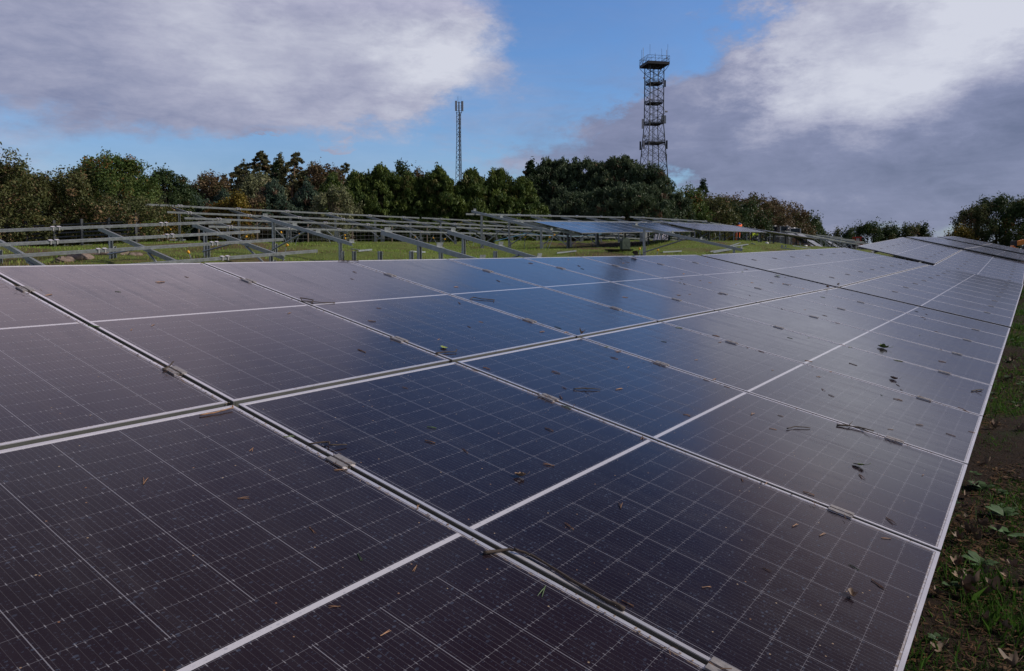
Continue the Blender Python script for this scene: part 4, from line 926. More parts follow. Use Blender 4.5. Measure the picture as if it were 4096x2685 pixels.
# ---------------------------------------------------------------- people
def skin_mesh(name, verts, edges, radii, mat, parent, sub=1):
    me = bpy.data.meshes.new(name); me.from_pydata(verts, edges, []); o = bpy.data.objects.new(name, me); COL.objects.link(o)
    mod = o.modifiers.new('skin', 'SKIN'); lay = me.skin_vertices[0].data
    for i, r in enumerate(radii): lay[i].radius = (r, r) if not isinstance(r, tuple) else r
    lay[0].use_root = True
    s = o.modifiers.new('sub', 'SUBSURF'); s.levels = sub; s.render_levels = sub
    dg = bpy.context.evaluated_depsgraph_get(); nm = bpy.data.meshes.new_from_object(o.evaluated_get(dg)); o.modifiers.clear(); o.data = nm; nm.name = name
    nm.materials.clear(); nm.materials.append(mat); nm.polygons.foreach_set('use_smooth', [True] * len(nm.polygons)); o.parent = parent; return o
def person(px, d, label, J, colors, helmet=None, tape=True, bulk=1.):
    """J: joint dict in a frame (r = picture right, f = away, z = up)"""
    x, y = xy(px, d); g = H(x, y); root = empty('person', (x, y, g), label, 'person', 'workers on the site')
    r = Vector(RIGHT); f = Vector((FWD[0], FWD[1], 0)).normalized(); P = {k: r * a + f * b + Vector((0, 0, c)) for k, (a, b, c) in J.items()}
    def chain(names): return [P[n] for n in names]
    seq = ['pelvis', 'waist', 'chest', 'neck', 'head', 'headtop', 'shL', 'elL', 'wrL', 'haL', 'shR', 'elR', 'wrR', 'haR', 'hipL', 'knL', 'anL', 'toL', 'hipR', 'knR', 'anR', 'toR']
    E_ = [(0, 1), (1, 2), (2, 3), (3, 4), (4, 5), (2, 6), (6, 7), (7, 8), (8, 9), (2, 10), (10, 11), (11, 12), (12, 13), (0, 14), (14, 15), (15, 16), (16, 17), (0, 18), (18, 19), (19, 20), (20, 21)]
    rad = [.13, .12, .14, .06, .085, .07, .065, .05, .035, .03, .065, .05, .035, .03, .09, .065, .045, .04, .09, .065, .045, .04]
    skin_mesh('person_body', chain(seq), E_, rad, M['skin'], root)
    for side in 'LR':
        w, h_ = P['wr' + side], P['ha' + side]; dr = (h_ - w).normalized(); sd = dr.cross(Vector((0, 0, 1))).normalized(); m = MB()
        for k in range(4): b0 = h_ + sd * (k - 1.5) * .02; m.tube([b0, b0 + dr * (.035 + .008 * (k in (1, 2))), b0 + dr * .06 - Vector((0, 0, .02))], [.010, .009, .007], 6)
        m.tube([w + dr * .03 + sd * .03, w + dr * .06 + sd * .06], [.011, .008], 6); m.build('hand_fingers', M['skin'], root, True)
    q = ['waist', 'chest', 'neck', 'shL', 'elL', 'wrL', 'shR', 'elR', 'wrR', 'pelvis']
    skin_mesh('jacket', chain(q), [(0, 1), (1, 2), (1, 3), (3, 4), (4, 5), (1, 6), (6, 7), (7, 8), (0, 9)], [q_ * bulk for q_ in (.17, .185, .095, .10, .08, .06, .10, .08, .06, .17)], colors[0], root)
    q = ['pelvis', 'hipL', 'knL', 'anL', 'hipR', 'knR', 'anR']
    skin_mesh('trousers', chain(q), [(0, 1), (1, 2), (2, 3), (0, 4), (4, 5), (5, 6)], [.16, .125, .10, .085, .125, .10, .085], colors[1], root)
    m = MB()
    for side in 'LR': m.tube([P['an' + side] + Vector((0, 0, .02)), P['an' + side] - Vector((0, 0, .04)), P['to' + side]], [.06, .07, .05], 8)
    m.build('boots', M['darkcloth'], root, True)
    if tape:
        m = MB()
        for a_, b_ in (('knL', 'anL'), ('knR', 'anR'), ('elL', 'wrL'), ('elR', 'wrR')):
            A, B = P[a_], P[b_]; c = A.lerp(B, .35); dd = (B - A).normalized() * .03; R_ = .115 if 'kn' in a_ else .082; m.tube([c - dd, c + dd], R_, 12)
        A, B = P['waist'], P['chest']; c = A.lerp(B, .3); dd = (B - A).normalized() * .03; m.tube([c - dd, c + dd], .215, 14); m.build('reflective_tape', M['reflect'], root, True)
    hc = P['head']; up = (P['headtop'] - P['neck']).normalized()
    m = MB(); fwdh = (P['nose'] - hc).normalized(); sdh = up.cross(fwdh).normalized()
    m.tube([hc + fwdh * .075, hc + fwdh * .10], [.02, .008], 6)
    for s in (-1, 1): m.tube([hc + sdh * s * .082, hc + sdh * s * .095], [.025, .02], 6)
    m.build('face_features', M['skin'], root, True)
    m = MB()
    for s in (-1, 1): m.tube([hc + fwdh * .078 + sdh * s * .03 + up * .03, hc + fwdh * .086 + sdh * s * .03 + up * .03], .009, 6)
    m.build('eyes', M['darkcloth'], root)
    if helmet:
        m = MB(); n = 16; k0 = 0
        rings = [(.135, -.01), (.118, .0), (.116, .04), (.10, .085), (.06, .115), (.005, .125)]
        for rr_, z_ in rings:
            for j in range(n):
                a = 2 * math.pi * j / n; br = 1.25 if (rr_ > .13 and math.cos(a) > .3) else 1; m.v.append(tuple(hc + up * (.02 + z_) + (fwdh * math.cos(a) * br + sdh * math.sin(a) * .9) * rr_))
        for i in range(len(rings) - 1):
            for j in range(n): a = i * n + j; b = i * n + (j + 1) % n; m.f.append((a, b, b + n, a + n))
        m.build('helmet', helmet, root, True)
J1 = dict(pelvis=(0, 0, .95), waist=(.01, -.02, 1.1), chest=(.05, -.05, 1.38), neck=(.08, -.04, 1.53), head=(.07, -.06, 1.64), headtop=(.05, -.06, 1.76), nose=(.0, .05, 1.63), shL=(-.13, -.05, 1.46), elL=(-.16, .16, 1.25), wrL=(-.02, .34, 1.32), haL=(.02, .42, 1.34), shR=(.25, -.03, 1.47), elR=(.36, .14, 1.56), wrR=(.30, .32, 1.66), haR=(.28, .38, 1.70), hipL=(-.10, 0, .9), knL=(-.13, -.02, .5), anL=(-.14, .02, .09), toL=(-.17, -.15, .04), hipR=(.10, 0, .9), knR=(.09, -.03, .5), anR=(.05, .02, .09), toR=(.04, -.15, .04))
person(2951, 71, 'person in orange work clothes and blue helmet standing behind the grey half covered table', J1, (M['orange'], M['orange']), M['helmet'])
J2 = dict(pelvis=(.34, 0, .70), waist=(.20, 0, .80), chest=(-.12, -.03, .84), neck=(-.29, -.05, .84), head=(-.38, -.07, .80), headtop=(-.48, -.07, .82), nose=(-.42, -.08, .68), shL=(-.18, -.2, .80), elL=(-.30, -.24, .55), wrL=(-.40, -.2, .33), haL=(-.44, -.2, .26), shR=(-.16, .16, .80), elR=(-.22, .2, .52), wrR=(-.34, .15, .32), haR=(-.38, .14, .24), hipL=(.32, -.1, .68), knL=(.14, -.14, .42), anL=(.28, -.12, .09), toL=(.14, -.13, .04), hipR=(.34, .1, .68), knR=(.30, .1, .42), anR=(.50, .1, .09), toR=(.37, .1, .04))
person(3017, 72, 'person in lime yellow jacket and dark trousers bending down right of the orange clothed worker', J2, (M['lime'], M['darkcloth']), M['white'], bulk=1.25)
# ---------------------------------------------------------------- telehandler at the right edge, red machine
def telehandler():
    x, y = xy(4185, 74); g = H(x, y); root = empty('telehandler', (x, y, g), 'orange telehandler with lowered boom half cut off by the right edge', 'telehandler')
    r = Vector(RIGHT); f = Vector((FWD[0], FWD[1], 0)).normalized(); z = Vector((0, 0, 1))
    tip = at(4059, 976, 74) - Vector((x, y, g)); root_end = r * 1.9 + z * (tip.z + 1.15)
    d = (root_end - tip).normalized(); upv = z
    MB().bar(tip + d * .35, root_end, .34, .46).build('boom', M['machine'], root)
    m = MB(); m.bar(tip + d * .9 + z * .26, tip + d * 3.2 + z * .26, .06, .06); m.build('hose', M['steel'], root)
    m = MB(); m.bar(tip + d * .0, tip + d * .34, .42, .40); m.bar(tip - z * .15 - d * .15, tip - z * .3 - d * .25, .5, .2); m.build('boom_head', M['machine'], root)
    m = MB(); m.box(tip - d * .12 + z * .06, d, f, z, .11, .36, .26); m.build('carriage', M['rubber'], root)
    m = MB(); m.box(tip - z * .42 + r * -.25, r, f, z, .3, .45, .05); m.bar(tip - z * .36 - r * .45, tip - z * .36 + r * .1, .1, .1); m.build('fork', M['machine'], root)
    m = MB(); m.box(r * .4 + z * .95, r, f, z, 2.0, .75, .28); m.box(r * 1.6 + z * 1.4 + f * .5, r, f, z, .8, .35, .35); m.build('chassis', M['machine'], root)
    m = MB()
    for a in (-.45, .75):
        for b in (-.85, .0): m.bar(r * a + f * b + z * 1.1, r * (a * .8) + f * b + z * 2.4, .08, .08)
    m.box(r * .1 + f * -.42 + z * 2.43, r, f, z, .62, .5, .05); m.build('cab_frame', M['rubber'], root)
    m = MB(); m.box(r * .13 + f * -.42 + z * 1.75, r, f, z, .5, .4, .6); m.build('cab_glass', M['glass'], root)
    for a in (-1.1, 1.7):
        for b in (-.95, .95):
            c = r * a + f * b + z * .62; MB().tube([c - f * .2, c + f * .2], .62, 24).build('wheel', M['rubber'], root, True); MB().tube([c - f * .21, c + f * .21], .3, 16).build('rim', M['machine'], root)
telehandler()
def red_machine():
    x, y = xy(3426, 103); p = at(3426, 978, 103); g = H(x, y); root = empty('red_machine', (x, y, g), 'small red machine with a cage frame standing among the distant racks', 'machine')
    r = Vector(RIGHT); f = Vector((FWD[0], FWD[1], 0)).normalized(); z = Vector((0, 0, 1)); b = max(0, p.z - g - .5)
    m = MB()
    for s, t in ((-1, -1), (1, -1), (1, 1), (-1, 1)): m.bar(r * s * .5 + f * t * .4 + z * (b + .3), r * s * .34 + f * t * .35 + z * (b + 1.45), .1, .1)
    m.box(z * (b + 1.47) + r * .1, r, f, z, .5, .45, .07); m.bar(r * -.5 + z * (b + .9), r * .5 + z * (b + .9), .09, .09); m.build('cage', M['redpaint'], root)
    m = MB(); m.box(z * (b + .4), r, f, z, .62, .55, .22); m.box(r * -.35 + f * -.5 + z * (b + .65), r, f, z, .16, .2, .2); m.box(r * .35 + f * -.5 + z * (b + .65), r, f, z, .16, .2, .2); m.build('body', M['redpaint'], root)
    m = MB(); m.box(z * (b + 1.12) - f * .3, r, f, z, .22, .02, .2); m.build('windscreen', M['antenna'], root)
    for s in (-.5, .5): MB().tube([r * s - f * .55 + z * (b * .5 + .3), r * s + f * .55 + z * (b * .5 + .3)], b * .5 + .3, 16).build('wheel', M['rubber'], root, True)
red_machine()
# ---------------------------------------------------------------- twigs, leaves and needles on the panels
O1 = Vector((1.769, 2.584, 1.25)); U1, V1, N1 = frame_axes(0, 0, 12.35)
def S(ui, v, n=0): return O1 + U1 * (ui * PW) + V1 * v + N1 * n
def polytwig(name, pts, rs, label, branches=(), mat='twig', cat='twig'):
    pts = [(a, b, .0005 + c * .36) for a, b, c in pts]; branches = [[(a, b, .0005 + c * .36) for a, b, c in q_] for q_ in branches]
    P0 = S(*pts[0]); m = MB(); q = []
    W_ = [S(*p) for p in pts]
    for i in range(len(W_) - 1):
        for t in (0, .25, .5, .75): w = W_[i].lerp(W_[i + 1], t); q.append(w + U1 * random.uniform(-.002, .002) + N1 * random.uniform(0, .002))
    q.append(W_[-1]); R_ = np.interp(np.linspace(0, 1, len(q)), np.linspace(0, 1, len(rs)), rs)
    R_ = [r * random.uniform(.85, 1.2) for r in R_]
    m.tube([w - P0 for w in q], R_, 7)
    for b in branches: m.tube([S(*p) - P0 for p in b], [rs[0] * .7] * (len(b) - 1) + [rs[0] * .25], 5)
    o = m.build(name, M[mat], smooth=True); o.location = P0; return tag(o, label, cat, 'fallen twigs on the panels')
polytwig('fallen_twig', [(-.045, -1.32, .008), (-.015, -1.34, .012), (.008, -1.36, .016), (.02, -1.385, .02), (.03, -1.42, .014), (.022, -1.56, .012), (.016, -1.68, .010), (.02, -1.74, .010)], [.006, .005, .0035, .0035, .004, .006, .0065], 'long bent twig with a brown bud cluster lying along the nearest seam', [[(.02, -1.385, .02), (.014, -1.37, .04)]])
polytwig('fallen_twig', [(1.00, .13, .008), (1.05, .12, .014), (1.10, .10, .012), (1.12, .115, .03)], [.004, .003, .003], 'hooked twig lying at the crossing above the second seam')
polytwig('fallen_twig', [(1.02, 1.22, .006), (1.06, 1.27, .02), (1.02, 1.33, .03), (1.0, 1.28, .012), (1.08, 1.22, .006), (1.15, 1.20, .006)], [.0035, .003, .003, .003], 'curly looped twig on the second seam high up the closest table')
polytwig('fallen_twig', [(2.03, 1.02, .006), (2.09, 1.05, .02), (2.12, 1.0, .012), (2.2, .95, .006), (2.16, .92, .006)], [.0035, .003, .003], 'thin coiled twig beside the third seam')
polytwig('fallen_twig', [(3.60, -2.27, .006), (3.68, -2.30, .015), (3.74, -2.33, .02)], [.005, .004, .003], 'short forked twig close to the lower edge, far side of the closest table', [[(3.66, -2.29, .012), (3.62, -2.34, .03)], [(3.70, -2.31, .015), (3.78, -2.34, .008)]])
polytwig('fallen_twig', [(1.64, -1.58, .006), (1.70, -1.60, .015), (1.76, -1.66, .008)], [.003, .003, .002], 'small curled twig in the middle of the third lower panel')
polytwig('fallen_twig', [(1.93, -1.75, .008), (1.97, -1.80, .02), (2.0, -1.86, .02), (2.03, -1.92, .010)], [.0045, .004, .003], 'dark branching twig lying across the third seam near its clamp', [[(1.97, -1.80, .02), (2.05, -1.80, .035)], [(2.0, -1.86, .02), (1.96, -1.92, .03)]])
polytwig('fallen_twig', [(.0, -.46, .006), (.05, -.49, .015), (.03, -.52, .03), (.08, -.54, .012)], [.0035, .003, .002], 'small crooked twig beside the nearest seam above its clamp')
polytwig('fallen_twig', [(-.13, -.055, .006), (-.08, -.06, .010), (-.03, -.055, .018), (-.025, -.045, .03)], [.003, .003, .0025], 'pale stalk lying on the frame at the nearest crossing', mat='needle')
polytwig('fallen_twig', [(-.03, .44, .010), (.0, .46, .022), (.03, .50, .03)], [.004, .0035, .003], 'short dark stick across the nearest upper clamp')
polytwig('fallen_twig', [(1.93, 2.38, .008), (2.0, 2.36, .014), (2.06, 2.34, .02), (2.1, 2.37, .012)], [.003, .003, .002], 'thin twig lying on the top edge where the third seam begins', [[(2.0, 2.36, .014), (1.96, 2.3, .01)]])
polytwig('fallen_twig', [(1.19, -.62, .006), (1.24, -.65, .016), (1.3, -.70, .010)], [.003, .003, .002], 'little dark twig right of the second seam above its clamp', [[(1.24, -.65, .016), (1.22, -.70, .03)]])
def leaf_mesh(name, mat, lobes=5, curl=.35, size=.06, seed=0):
    rr = np.random.default_rng(seed); m = MB(); n = 22; m.v.append((0, 0, 0)); rings = 3
    for k in range(1, rings + 1):
        for j in range(n):
            a = 2 * math.pi * j / n; rad = (.66 + .34 * abs(math.cos(a * lobes / 2)) ** .8) * (1.15 if math.cos(a) > 0 else .85) * (1 if k < rings else rr.uniform(.86, 1.1)); t = k / rings
            x = size * rad * t * math.cos(a); y = size * rad * t * math.sin(a) * .75; zz = curl * size * (abs(y / size) ** 1.5 * 2.2 + (x / size) ** 2 * .8) + rr.normal(0, .02) * size
            m.v.append((x, y, zz))
    for j in range(n): m.f.append((0, 1 + j, 1 + (j + 1) % n))
    for k in range(rings - 1):
        for j in range(n): a = 1 + k * n + j; b = 1 + k * n + (j + 1) % n; m.f.append((a, a + n, b + n, b))
    m.tube([(-size * .1, 0, .002), (-size * 1.0, 0, .004), (-size * 1.5, size * .1, .012)], .0012 * size / .05, 4)
    return m.mesh(name, mat, True)
def put(me, name, p, rot, sc_, label, cat='leaf', group='fallen leaves on the panels'):
    o = inst(name, me); o.location = p; o.rotation_euler = rot; o.scale = (sc_,) * 3; return tag(o, label, cat, group)
T_ = R(12.35)
put(leaf_mesh('fallen_leaf', M['yellowleaf'], 1, .1, .027, 1), 'fallen_leaf', S(1.1, .19, .004), (T_, 0, .6), 1., 'small yellow green leaf lying just above the second crossing')
put(leaf_mesh('fallen_leaf', M['deadleaf'], 4, 1.0, .026, 2), 'fallen_leaf', S(2.05, .02, .010), (T_ + .2, .35, 1.), 1., 'curled brown leaf stuck at the third crossing')
put(leaf_mesh('fallen_leaf', M['darkleaf'], 1, .7, .055, 3), 'fallen_leaf', S(6.16, 2.40, .035), (T_ + 1.0, .5, -.6), 1., 'dark pointed leaf standing on the top edge under the jerrycan')
put(leaf_mesh('fallen_leaf', M['greenleaf'], 5, .12, .07, 4), 'fallen_leaf', S(7.7, .82, .006), (T_, 0, .3), 1., 'pale green lobed leaf flat on the upper row of the closest table')
put(leaf_mesh('fallen_leaf', M['deadleaf'], 3, 1.3, .032, 5), 'fallen_leaf', S(7.66, .06, .02), (T_ + 1.2, .3, .2), 1., 'left one of two tan leaves standing in the cross gap')
put(leaf_mesh('fallen_leaf', M['deadleaf'], 3, 1.2, .030, 6), 'fallen_leaf', S(8.28, .07, .02), (T_ + 1.3, -.2, .9), 1., 'right one of two tan leaves standing in the cross gap')
put(leaf_mesh('fallen_leaf', M['greenleaf'], 5, .45, .052, 7), 'fallen_leaf', S(4.34, -1.49, .004), (T_, 0, 2.), 1., 'crumpled green leaf lying alone on the lower row')
put(leaf_mesh('fallen_leaf', M['deadleaf'], 3, 1.1, .055, 8), 'fallen_leaf', S(14.6, -1.9, .03), (T_ + .8, .3, 2.), 1., 'brown leaf on the lower row of the second table near its far end')
put(leaf_mesh('fallen_leaf', M['deadleaf'], 3, .5, .018, 9), 'fallen_leaf', S(.35, -1.08, .003), (T_, 0, 2.4), 1.2, 'brown bud scale cluster in the middle of the nearest lower panel')
put(leaf_mesh('fallen_leaf', M['deadleaf'], 3, .5, .024, 10), 'fallen_leaf', S(3.3, -1.78, .003), (T_, 0, 1.4), 1.3, 'small brown leaf scrap below the crumpled green leaf')
put(leaf_mesh('fallen_leaf', M['deadleaf'], 4, .5, .018, 12), 'fallen_leaf', S(.51, -2.2, .003), (T_, 0, .4), 1.2, 'tan scrap near the lower frame of the nearest panel')
put(leaf_mesh('fallen_leaf', M['greenleaf'], 3, .2, .03, 14), 'fallen_leaf', S(1.5, -1.98, .006), (T_, 0, 1.9), 1., 'narrow olive leaf near the third seam of the lower row')
# individual needle pairs
def needle_mesh(seed, mat):
    rr = np.random.default_rng(seed); m = MB(); L = rr.uniform(.028, .045); sp = rr.uniform(.05, .25)
    for s in (-1, 1): m.tube([(0, 0, .0015), (L * .5, s * L * sp * .3, .002 + rr.uniform(0, .002)), (L, s * L * sp * .7, .0015)], [.0013, .0013, .0007], 4)
    m.tube([(-.004, 0, .002), (.002, 0, .002)], .0016, 5)
    return m.mesh('pine_needles', M[mat])
NB = [needle_mesh(k, 'needle') for k in range(5)]; NG = [needle_mesh(20 + k, 'greenneedle') for k in range(3)]
rr = np.random.default_rng(3)
def needles(n, ulo, uhi, vlo, vhi, scale, boost=1.):
    for k in range(n):
        ui = ulo + (uhi - ulo) * rr.uniform(0, 1) ** boost; v = rr.uniform(vlo, vhi)
        if abs(v) < .03: v += .08
        if rr.uniform() < .22: ui = round(ui) - rr.uniform(.01, .03)
        gr = rr.uniform() < .18; me = (NG if gr else NB)[rr.integers(0, 3)]
        o = inst('pine_needles', me); o.matrix_world = Matrix.Translation(S(ui, v, -.0012)) @ Matrix.Rotation(T_, 4, 'X') @ Matrix.Rotation(rr.uniform(0, 6.28), 4, 'Z') @ Matrix.Scale(scale * rr.uniform(.7, 1.3), 4)
        tag(o, ('small green' if gr else 'small brown') + ' pine needle pair lying on the closest solar table', 'pine needles', ('green' if gr else 'brown') + ' needle pairs on the panels')
needles(34, -.6, 1.0, -2.3, -.1, 1.0); needles(44, .9, 3.2, -2.35, -.1, 1.15); needles(34, 3.0, 8, -2.35, -.1, 1.3); needles(26, -.9, 2.0, .1, 2.3, 1.1); needles(42, 1.6, 7.8, .1, 2.35, 1.25)
# needle clusters caught on the clamps
def clutter():
    n = 0; V_, T2 = [], []; r2 = np.random.default_rng(8)
    for i in range(0, 9):
        for pv in (-.63, -2.03, .42, 1.85):
            m = int(r2.uniform(6, 22)) if i < 5 else 5
            for k in range(m):
                c = np.array(S(i - .018 + r2.normal(0, .018), pv + r2.normal(0, .06), .004 + r2.uniform(0, .010))); a = r2.uniform(0, 6.28); L = r2.uniform(.012, .04); d = np.array(U1) * math.cos(a) * L + np.array(V1) * math.sin(a) * L + np.array(N1) * r2.uniform(-.2, .2) * L; s = np.cross(d, np.array(N1)); s = s / np.linalg.norm(s) * r2.uniform(.0008, .0018)
                V_.append([c - d / 2 - s, c + d / 2 - s, c + d / 2 + s, c - d / 2 + s]); T2.append(np.array([.16, .09, .05]) * r2.uniform(.3, 1.4))
        # crumbs lying along each seam
        for k in range(130 if i < 5 else 50):
            c = np.array(S(i - .016 + r2.normal(0, .003), r2.uniform(-2.38, 2.38), .002)); L = r2.uniform(.002, .007); a = r2.uniform(0, 6.28); d = np.array(U1) * math.cos(a) * L + np.array(V1) * math.sin(a) * L; s = np.cross(d, np.array(N1)) * .6
            V_.append([c - d / 2 - s, c + d / 2 - s, c + d / 2 + s, c - d / 2 + s]); T2.append(np.array([.26, .19, .13]) * r2.uniform(.4, 1.5))
    o = inst('seam_litter', cards('seam_litter', np.array(V_), np.array(T2), M['grass'])); tag(o, 'crumbs and broken needles caught along the seams and clamps', 'litter', kind='stuff')
clutter()
# ---------------------------------------------------------------- dead leaves and weeds on the verge
DL = [leaf_mesh('dead_leaf', M['deadleaf'], 5, .35 + .22 * k, .042, 30 + k) for k in range(4)]
for k in range(90):
    x = 3.8 + 11 * rr.uniform() ** 1.4; y = rr.uniform(-.25, .62)
    if k < 8: x, y = 4.75 + rr.normal(0, .12), .22 + rr.normal(0, .07)
    if 8 <= k < 12: x, y = 5.55 + rr.normal(0, .12), .24 + rr.normal(0, .07)
    o = inst('dead_leaf', DL[k % 4]); o.location = (x, y, H(x, y) + .03); o.rotation_euler = (rr.normal(0, .35), rr.normal(0, .35), rr.uniform(0, 6.28)); o.scale = (rr.uniform(.6, 1.25),) * 3
    tag(o, 'curled brown dead leaf on the dark soil beside the front table', 'dead leaf', 'dead leaves on the verge')
def weed_mesh(seed):
    r2 = np.random.default_rng(seed); m = MB()
    for k in range(9):
        a = r2.uniform(0, 6.28); L = r2.uniform(.04, .09); w = L * .33; el = r2.uniform(.15, .7); dx, dy = math.cos(a), math.sin(a); P_ = lambda t, s: (dx * L * t * math.cos(el) - dy * s * w, dy * L * t * math.cos(el) + dx * s * w, L * math.sin(el) * t * (1.4 - .7 * t) + .01)
        m.add([P_(0, 0), P_(.35, -.7), P_(.35, .7), P_(.7, -.8), P_(.7, .8), P_(1, 0), P_(.35, 0), P_(.7, 0)], [(0, 1, 6), (0, 6, 2), (1, 3, 7, 6), (6, 7, 4, 2), (3, 5, 7), (7, 5, 4)])
    return m.mesh('small_weed', M['weed'])
WD = [weed_mesh(k) for k in range(4)]
for k in range(80):
    x = 3.8 + 14 * rr.uniform() ** 1.3; y = rr.uniform(-.4, .7)
    o = inst('small_weed', WD[k % 4]); o.location = (x, y, H(x, y)); o.rotation_euler = (0, 0, rr.uniform(0, 6.28)); o.scale = (rr.uniform(.6, 1.6),) * 3
    tag(o, 'small leafy green weed sprouting from the soil beside the front table', 'weed', 'weeds on the verge')
# ---------------------------------------------------------------- sky
SUN_AZ, SUN_EL = -52., 33.      # towards the south east, right of and behind the camera
world = bpy.data.worlds.new('World'); sc.world = world; world.use_nodes = True
t = NT(world.node_tree); bg = world.node_tree.nodes['Background']
sky = t.new('ShaderNodeTexSky', sky_type='NISHITA'); sky.sun_disc = False; sky.sun_elevation = R(SUN_EL); sky.sun_rotation = R(90 - SUN_AZ); sky.air_density = 1.2; sky.dust_density = .3; sky.ozone_density = 2.5
D = t.new('ShaderNodeTexCoord').outputs['Generated']
D = t.vm('NORMALIZE', D); dx, dy, dz = t.sep(D)
az = t.m('MULTIPLY', t.m('ARCTAN2', dy, dx), 57.2958); el = t.m('MULTIPLY', t.m('ARCSINE', dz), 57.2958)
A0 = t.m('SUBTRACT', 34.95, az)
# wrap to -180..180
A0 = t.m('SUBTRACT', t.m('MULTIPLY', t.m('FRACT', t.m('ADD', t.m('DIVIDE', t.m('ADD', A0, 180.), 360.), 1.)), 360.), 180.)
flat = t.comb(dx, dy, t.m('MULTIPLY', dz, 2.1))
w1 = t.m('SUBTRACT', t.noise(flat, 5.5, 9, .68), .5); w2 = t.m('SUBTRACT', t.noise(t.vm('ADD', flat, (7., 3., 1.)), 5.5, 9, .68), .5)
A = t.m('ADD', A0, t.m('MULTIPLY', w1, 19.)); E = t.m('ADD', el, t.m('MULTIPLY', w2, 10.))
def blobs(lst):
    s = None
    for (a, e, ra, re, w) in lst:
        u = t.m('DIVIDE', t.m('SUBTRACT', A, a), ra); v = t.m('DIVIDE', t.m('SUBTRACT', E, e), re)
        q = t.m('ADD', t.m('MULTIPLY', u, u), t.m('MULTIPLY', v, v)); g = t.m('MULTIPLY', t.m('EXPONENT', t.m('MULTIPLY', q, -1.)), w)
        s = g if s is None else t.m('ADD', s, g)
    return s
def dp(x, y):
    a = math.degrees(math.atan((x - 1190) / 1736)); return a, math.degrees(math.atan((580 - y) / 1736 * math.cos(R(a))))
dens = blobs([(-30, 16, 17, 9, 1.1), (-14, 15, 10, 6.5, 1.0), (-6.5, 12.5, 5, 5.5, .75), (-27, 10.0, 13, 3.4, .5), (-16, 7.4, 13, 2.5, -.65), (-3, 9.0, 4.5, 2.2, -.4), (-17, 8.6, 1.6, .5, .75), (-12, 7.9, 1.5, .4, .7), (-30, 36, 20, 16, 1.1), (-8, 44, 12, 9, .5),
              (3.5, 7.2, 6.5, 2.2, .85), (13.5, 10.0, 5.0, 2.5, 1.1), (19, 8, 5, 3.5, .6), (9, 6.5, 4, 2., .5), (26, 7, 14, 5.5, 1.25), (30, 16, 9, 7, 1.2), (20, 13.5, 5, 4.5, .45), (24, 3, 13, 4, .6), (36, 24, 14, 13, 1.1), (-1, 13.5, 1.8, 3., .12),
              (6, 12.5, 3.5, 5.5, -.25), (0.5, 12, 2.0, 2.6, .28), (7.5, 14.5, 3, 2.4, .22), (4, 19, 4, 4.5, -.3), (8, 21, 8, 5.5, -.8), (19, 36, 10, 12, -.6), (7, 40, 9, 8, .5), (-12, 4.5, 14, 2.2, -.3), (13, 5.4, 3, .8, -.5)])
fb = t.noise(flat, 3.2, 8, .62)
fine = t.noise(flat, 11., 6, .6)
dens = t.m('ADD', dens, t.m('ADD', t.m('MULTIPLY', t.m('SUBTRACT', fb, .5), 1.35), t.m('MULTIPLY', t.m('SUBTRACT', fine, .5), .55)))
# away from the picture the same broken cover continues
away = t.mr(t.m('ABSOLUTE', A0), 45., 75., 0., 1., True)
dens = t.m('ADD', t.m('MULTIPLY', dens, t.m('SUBTRACT', 1., away)), t.m('MULTIPLY', away, t.m('MULTIPLY', fb, 1.15)))
veil = t.m('MULTIPLY', t.m('MULTIPLY', t.mr(t.noise(t.vm('MULTIPLY', flat, (1., 1., 1.6)), 4.2, 9, .68, .6), .42, .75, 0., .55, True), t.mr(el, 25., 40., 1., 0.)), t.mr(el, 10., 15., 1., .25))
hazeL = t.m('MULTIPLY', t.m('MULTIPLY', t.mr(el, 0., 12., 1., 0., True), t.mr(A0, -12., 2., 1., .3, True)), .58)
cov = t.m('MAXIMUM', t.m('MAXIMUM', t.mr(dens, .06, .94, 0., 1., True), veil), hazeL)
bright = blobs([(30, 15.5, 6.5, 5, .70), (34, 14.5, 2.6, 2.6, .32), (20.5, 12.5, 4, 4.5, .62), (26.5, 10.5, 5, 3, .42), (-16, 13, 5, 3, .16), (-24, 16, 5, 3, .12), (-12, 17, 6, 2, -.12), (-5.5, 13.5, 6, 3.8, .58), (-22, 17.5, 12, 5, .18), (33, 20, 6, 5, .25), (16, 3, 8, 2.2, .05), (29, 6.5, 10, 3.4, -.14), (33, 2, 8, 2, .10), (-33, 19, 5, 2.5, -.3), (-16, 30, 20, 9, -.22), (35, 5, 8, 3, .0)])
fb2 = t.noise(flat, 6.5, 7, .6)
bv = t.m('ADD', t.m('ADD', t.m('ADD', bright, t.mr(A0, -5., 12., .42, .20, True)), t.m('MULTIPLY', t.m('SUBTRACT', fb2, .5), .80)), t.m('MULTIPLY', t.m('SUBTRACT', t.noise(t.vm('MULTIPLY', flat, (1., 1., 1.7)), 15., 8, .68, .5), .5), .42))
rampn = t.new('ShaderNodeValToRGB'); cr = rampn.color_ramp; cr.elements[0].position = 0; cr.elements[0].color = (.150, .172, .275, 1); cr.elements[1].position = 1; cr.elements[1].color = (.66, .675, .76, 1)
e1 = cr.elements.new(.28); e1.color = (.228, .250, .382, 1); e2 = cr.elements.new(.55); e2.color = (.385, .395, .52, 1)
t.put(rampn.inputs[0], bv)
K = .10
up1 = t.m('MULTIPLY', t.mr(el, 16., 25., 0., 1., True), t.mr(el, 25., 42., 1., 0., True))
sideL = t.mr(A, 0., 14., 1., .25, True)
boost = t.m('ADD', t.mr(el, 26., 46., 1., .36, True), t.m('MULTIPLY', t.m('MULTIPLY', up1, sideL), 1.75))
blue = t.mix(1., sky.outputs[0], (.58, .81, 1.18), 'MULTIPLY')
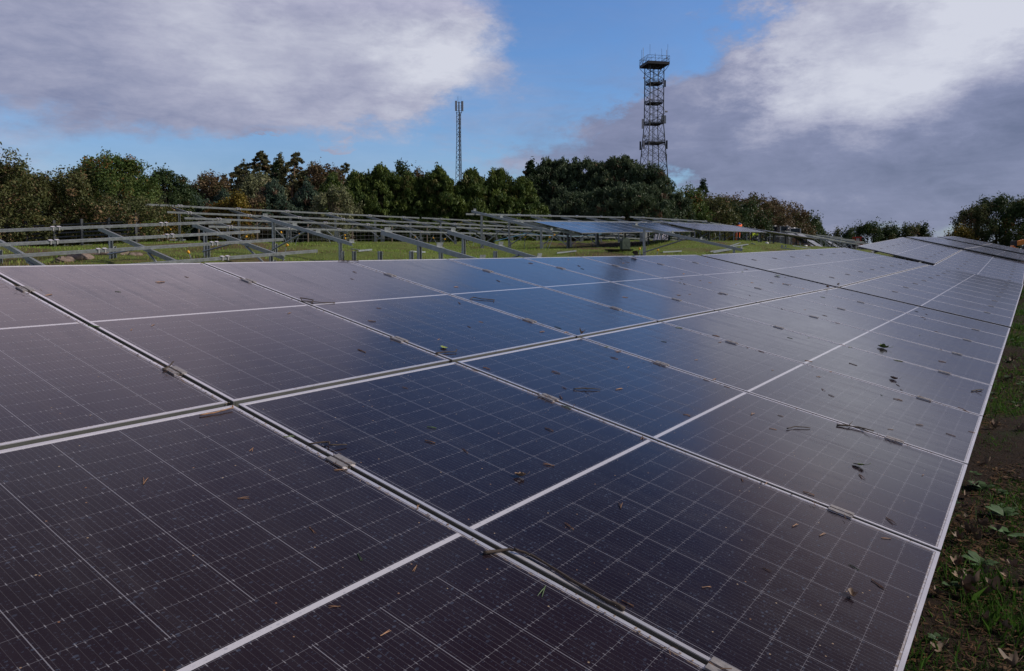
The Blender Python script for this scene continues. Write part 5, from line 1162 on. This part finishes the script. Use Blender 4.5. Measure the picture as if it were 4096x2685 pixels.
cloud = t.mix(1., rampn.outputs[0], (1 / K, 1 / K, 1 / K), 'MULTIPLY')
warm = t.comb(t.m('MULTIPLY', boost, t.m('ADD', 1., t.m('MULTIPLY', up1, .18))), t.m('MULTIPLY', boost, t.m('SUBTRACT', 1., t.m('MULTIPLY', up1, .08))), t.m('MULTIPLY', boost, t.m('SUBTRACT', 1., t.m('MULTIPLY', up1, .28))))
cloud = t.mix(1., cloud, warm, 'MULTIPLY')
blue = t.mix(1., blue, t.comb(t.mr(el, 20., 42., 1.15, .50), t.mr(el, 20., 42., 1.12, .42), t.mr(el, 20., 42., 1.1, .36)), 'MULTIPLY')
final = t.mix(t.m('MULTIPLY', cov, .95), blue, cloud)
dimR = t.m('SUBTRACT', 1., t.m('MULTIPLY', t.m('MULTIPLY', t.mr(A, 4., 20., 0., 1., True), t.mr(el, 19., 30., 0., 1., True)), .55))
final = t.mix(1., final, t.comb(dimR, dimR, dimR), 'MULTIPLY')
t.put(bg.inputs[0], final); bg.inputs[1].default_value = K
sun = bpy.data.lights.new('sun', 'SUN'); sun.energy = 3.8; sun.angle = R(8); sun.color = (1., .93, .84)
so = bpy.data.objects.new('sun', sun); COL.objects.link(so)
sd = Vector((math.cos(R(SUN_AZ)) * math.cos(R(SUN_EL)), math.sin(R(SUN_AZ)) * math.cos(R(SUN_EL)), math.sin(R(SUN_EL))))
so.rotation_euler = sd.to_track_quat('Z', 'Y').to_euler(); so.location = (0, -20, 30)
# ---------------------------------------------------------------- camera and render settings
cam = bpy.data.cameras.new('camera'); cam.sensor_width = 36; cam.sensor_fit = 'HORIZONTAL'; cam.lens = FPX / 4096 * 36; cam.shift_y = -(1342.5 - 1160) / 4096; cam.clip_start = .05; cam.clip_end = 3000
co = bpy.data.objects.new('camera', cam); COL.objects.link(co)
r, dn, f = Vector(RIGHT), Vector(DOWN), Vector(FWD)
mw = Matrix(((r.x, -dn.x, -f.x, CAM[0]), (r.y, -dn.y, -f.y, CAM[1]), (r.z, -dn.z, -f.z, CAM[2]), (0, 0, 0, 1))); co.matrix_world = mw; sc.camera = co
sc.view_settings.view_transform = 'Standard'; sc.view_settings.look = 'None'; sc.view_settings.exposure = 0; sc.view_settings.gamma = 1
sc.render.engine = 'CYCLES'; sc.cycles.max_bounces = 6; sc.cycles.transparent_max_bounces = 8; sc.cycles.use_denoising = True
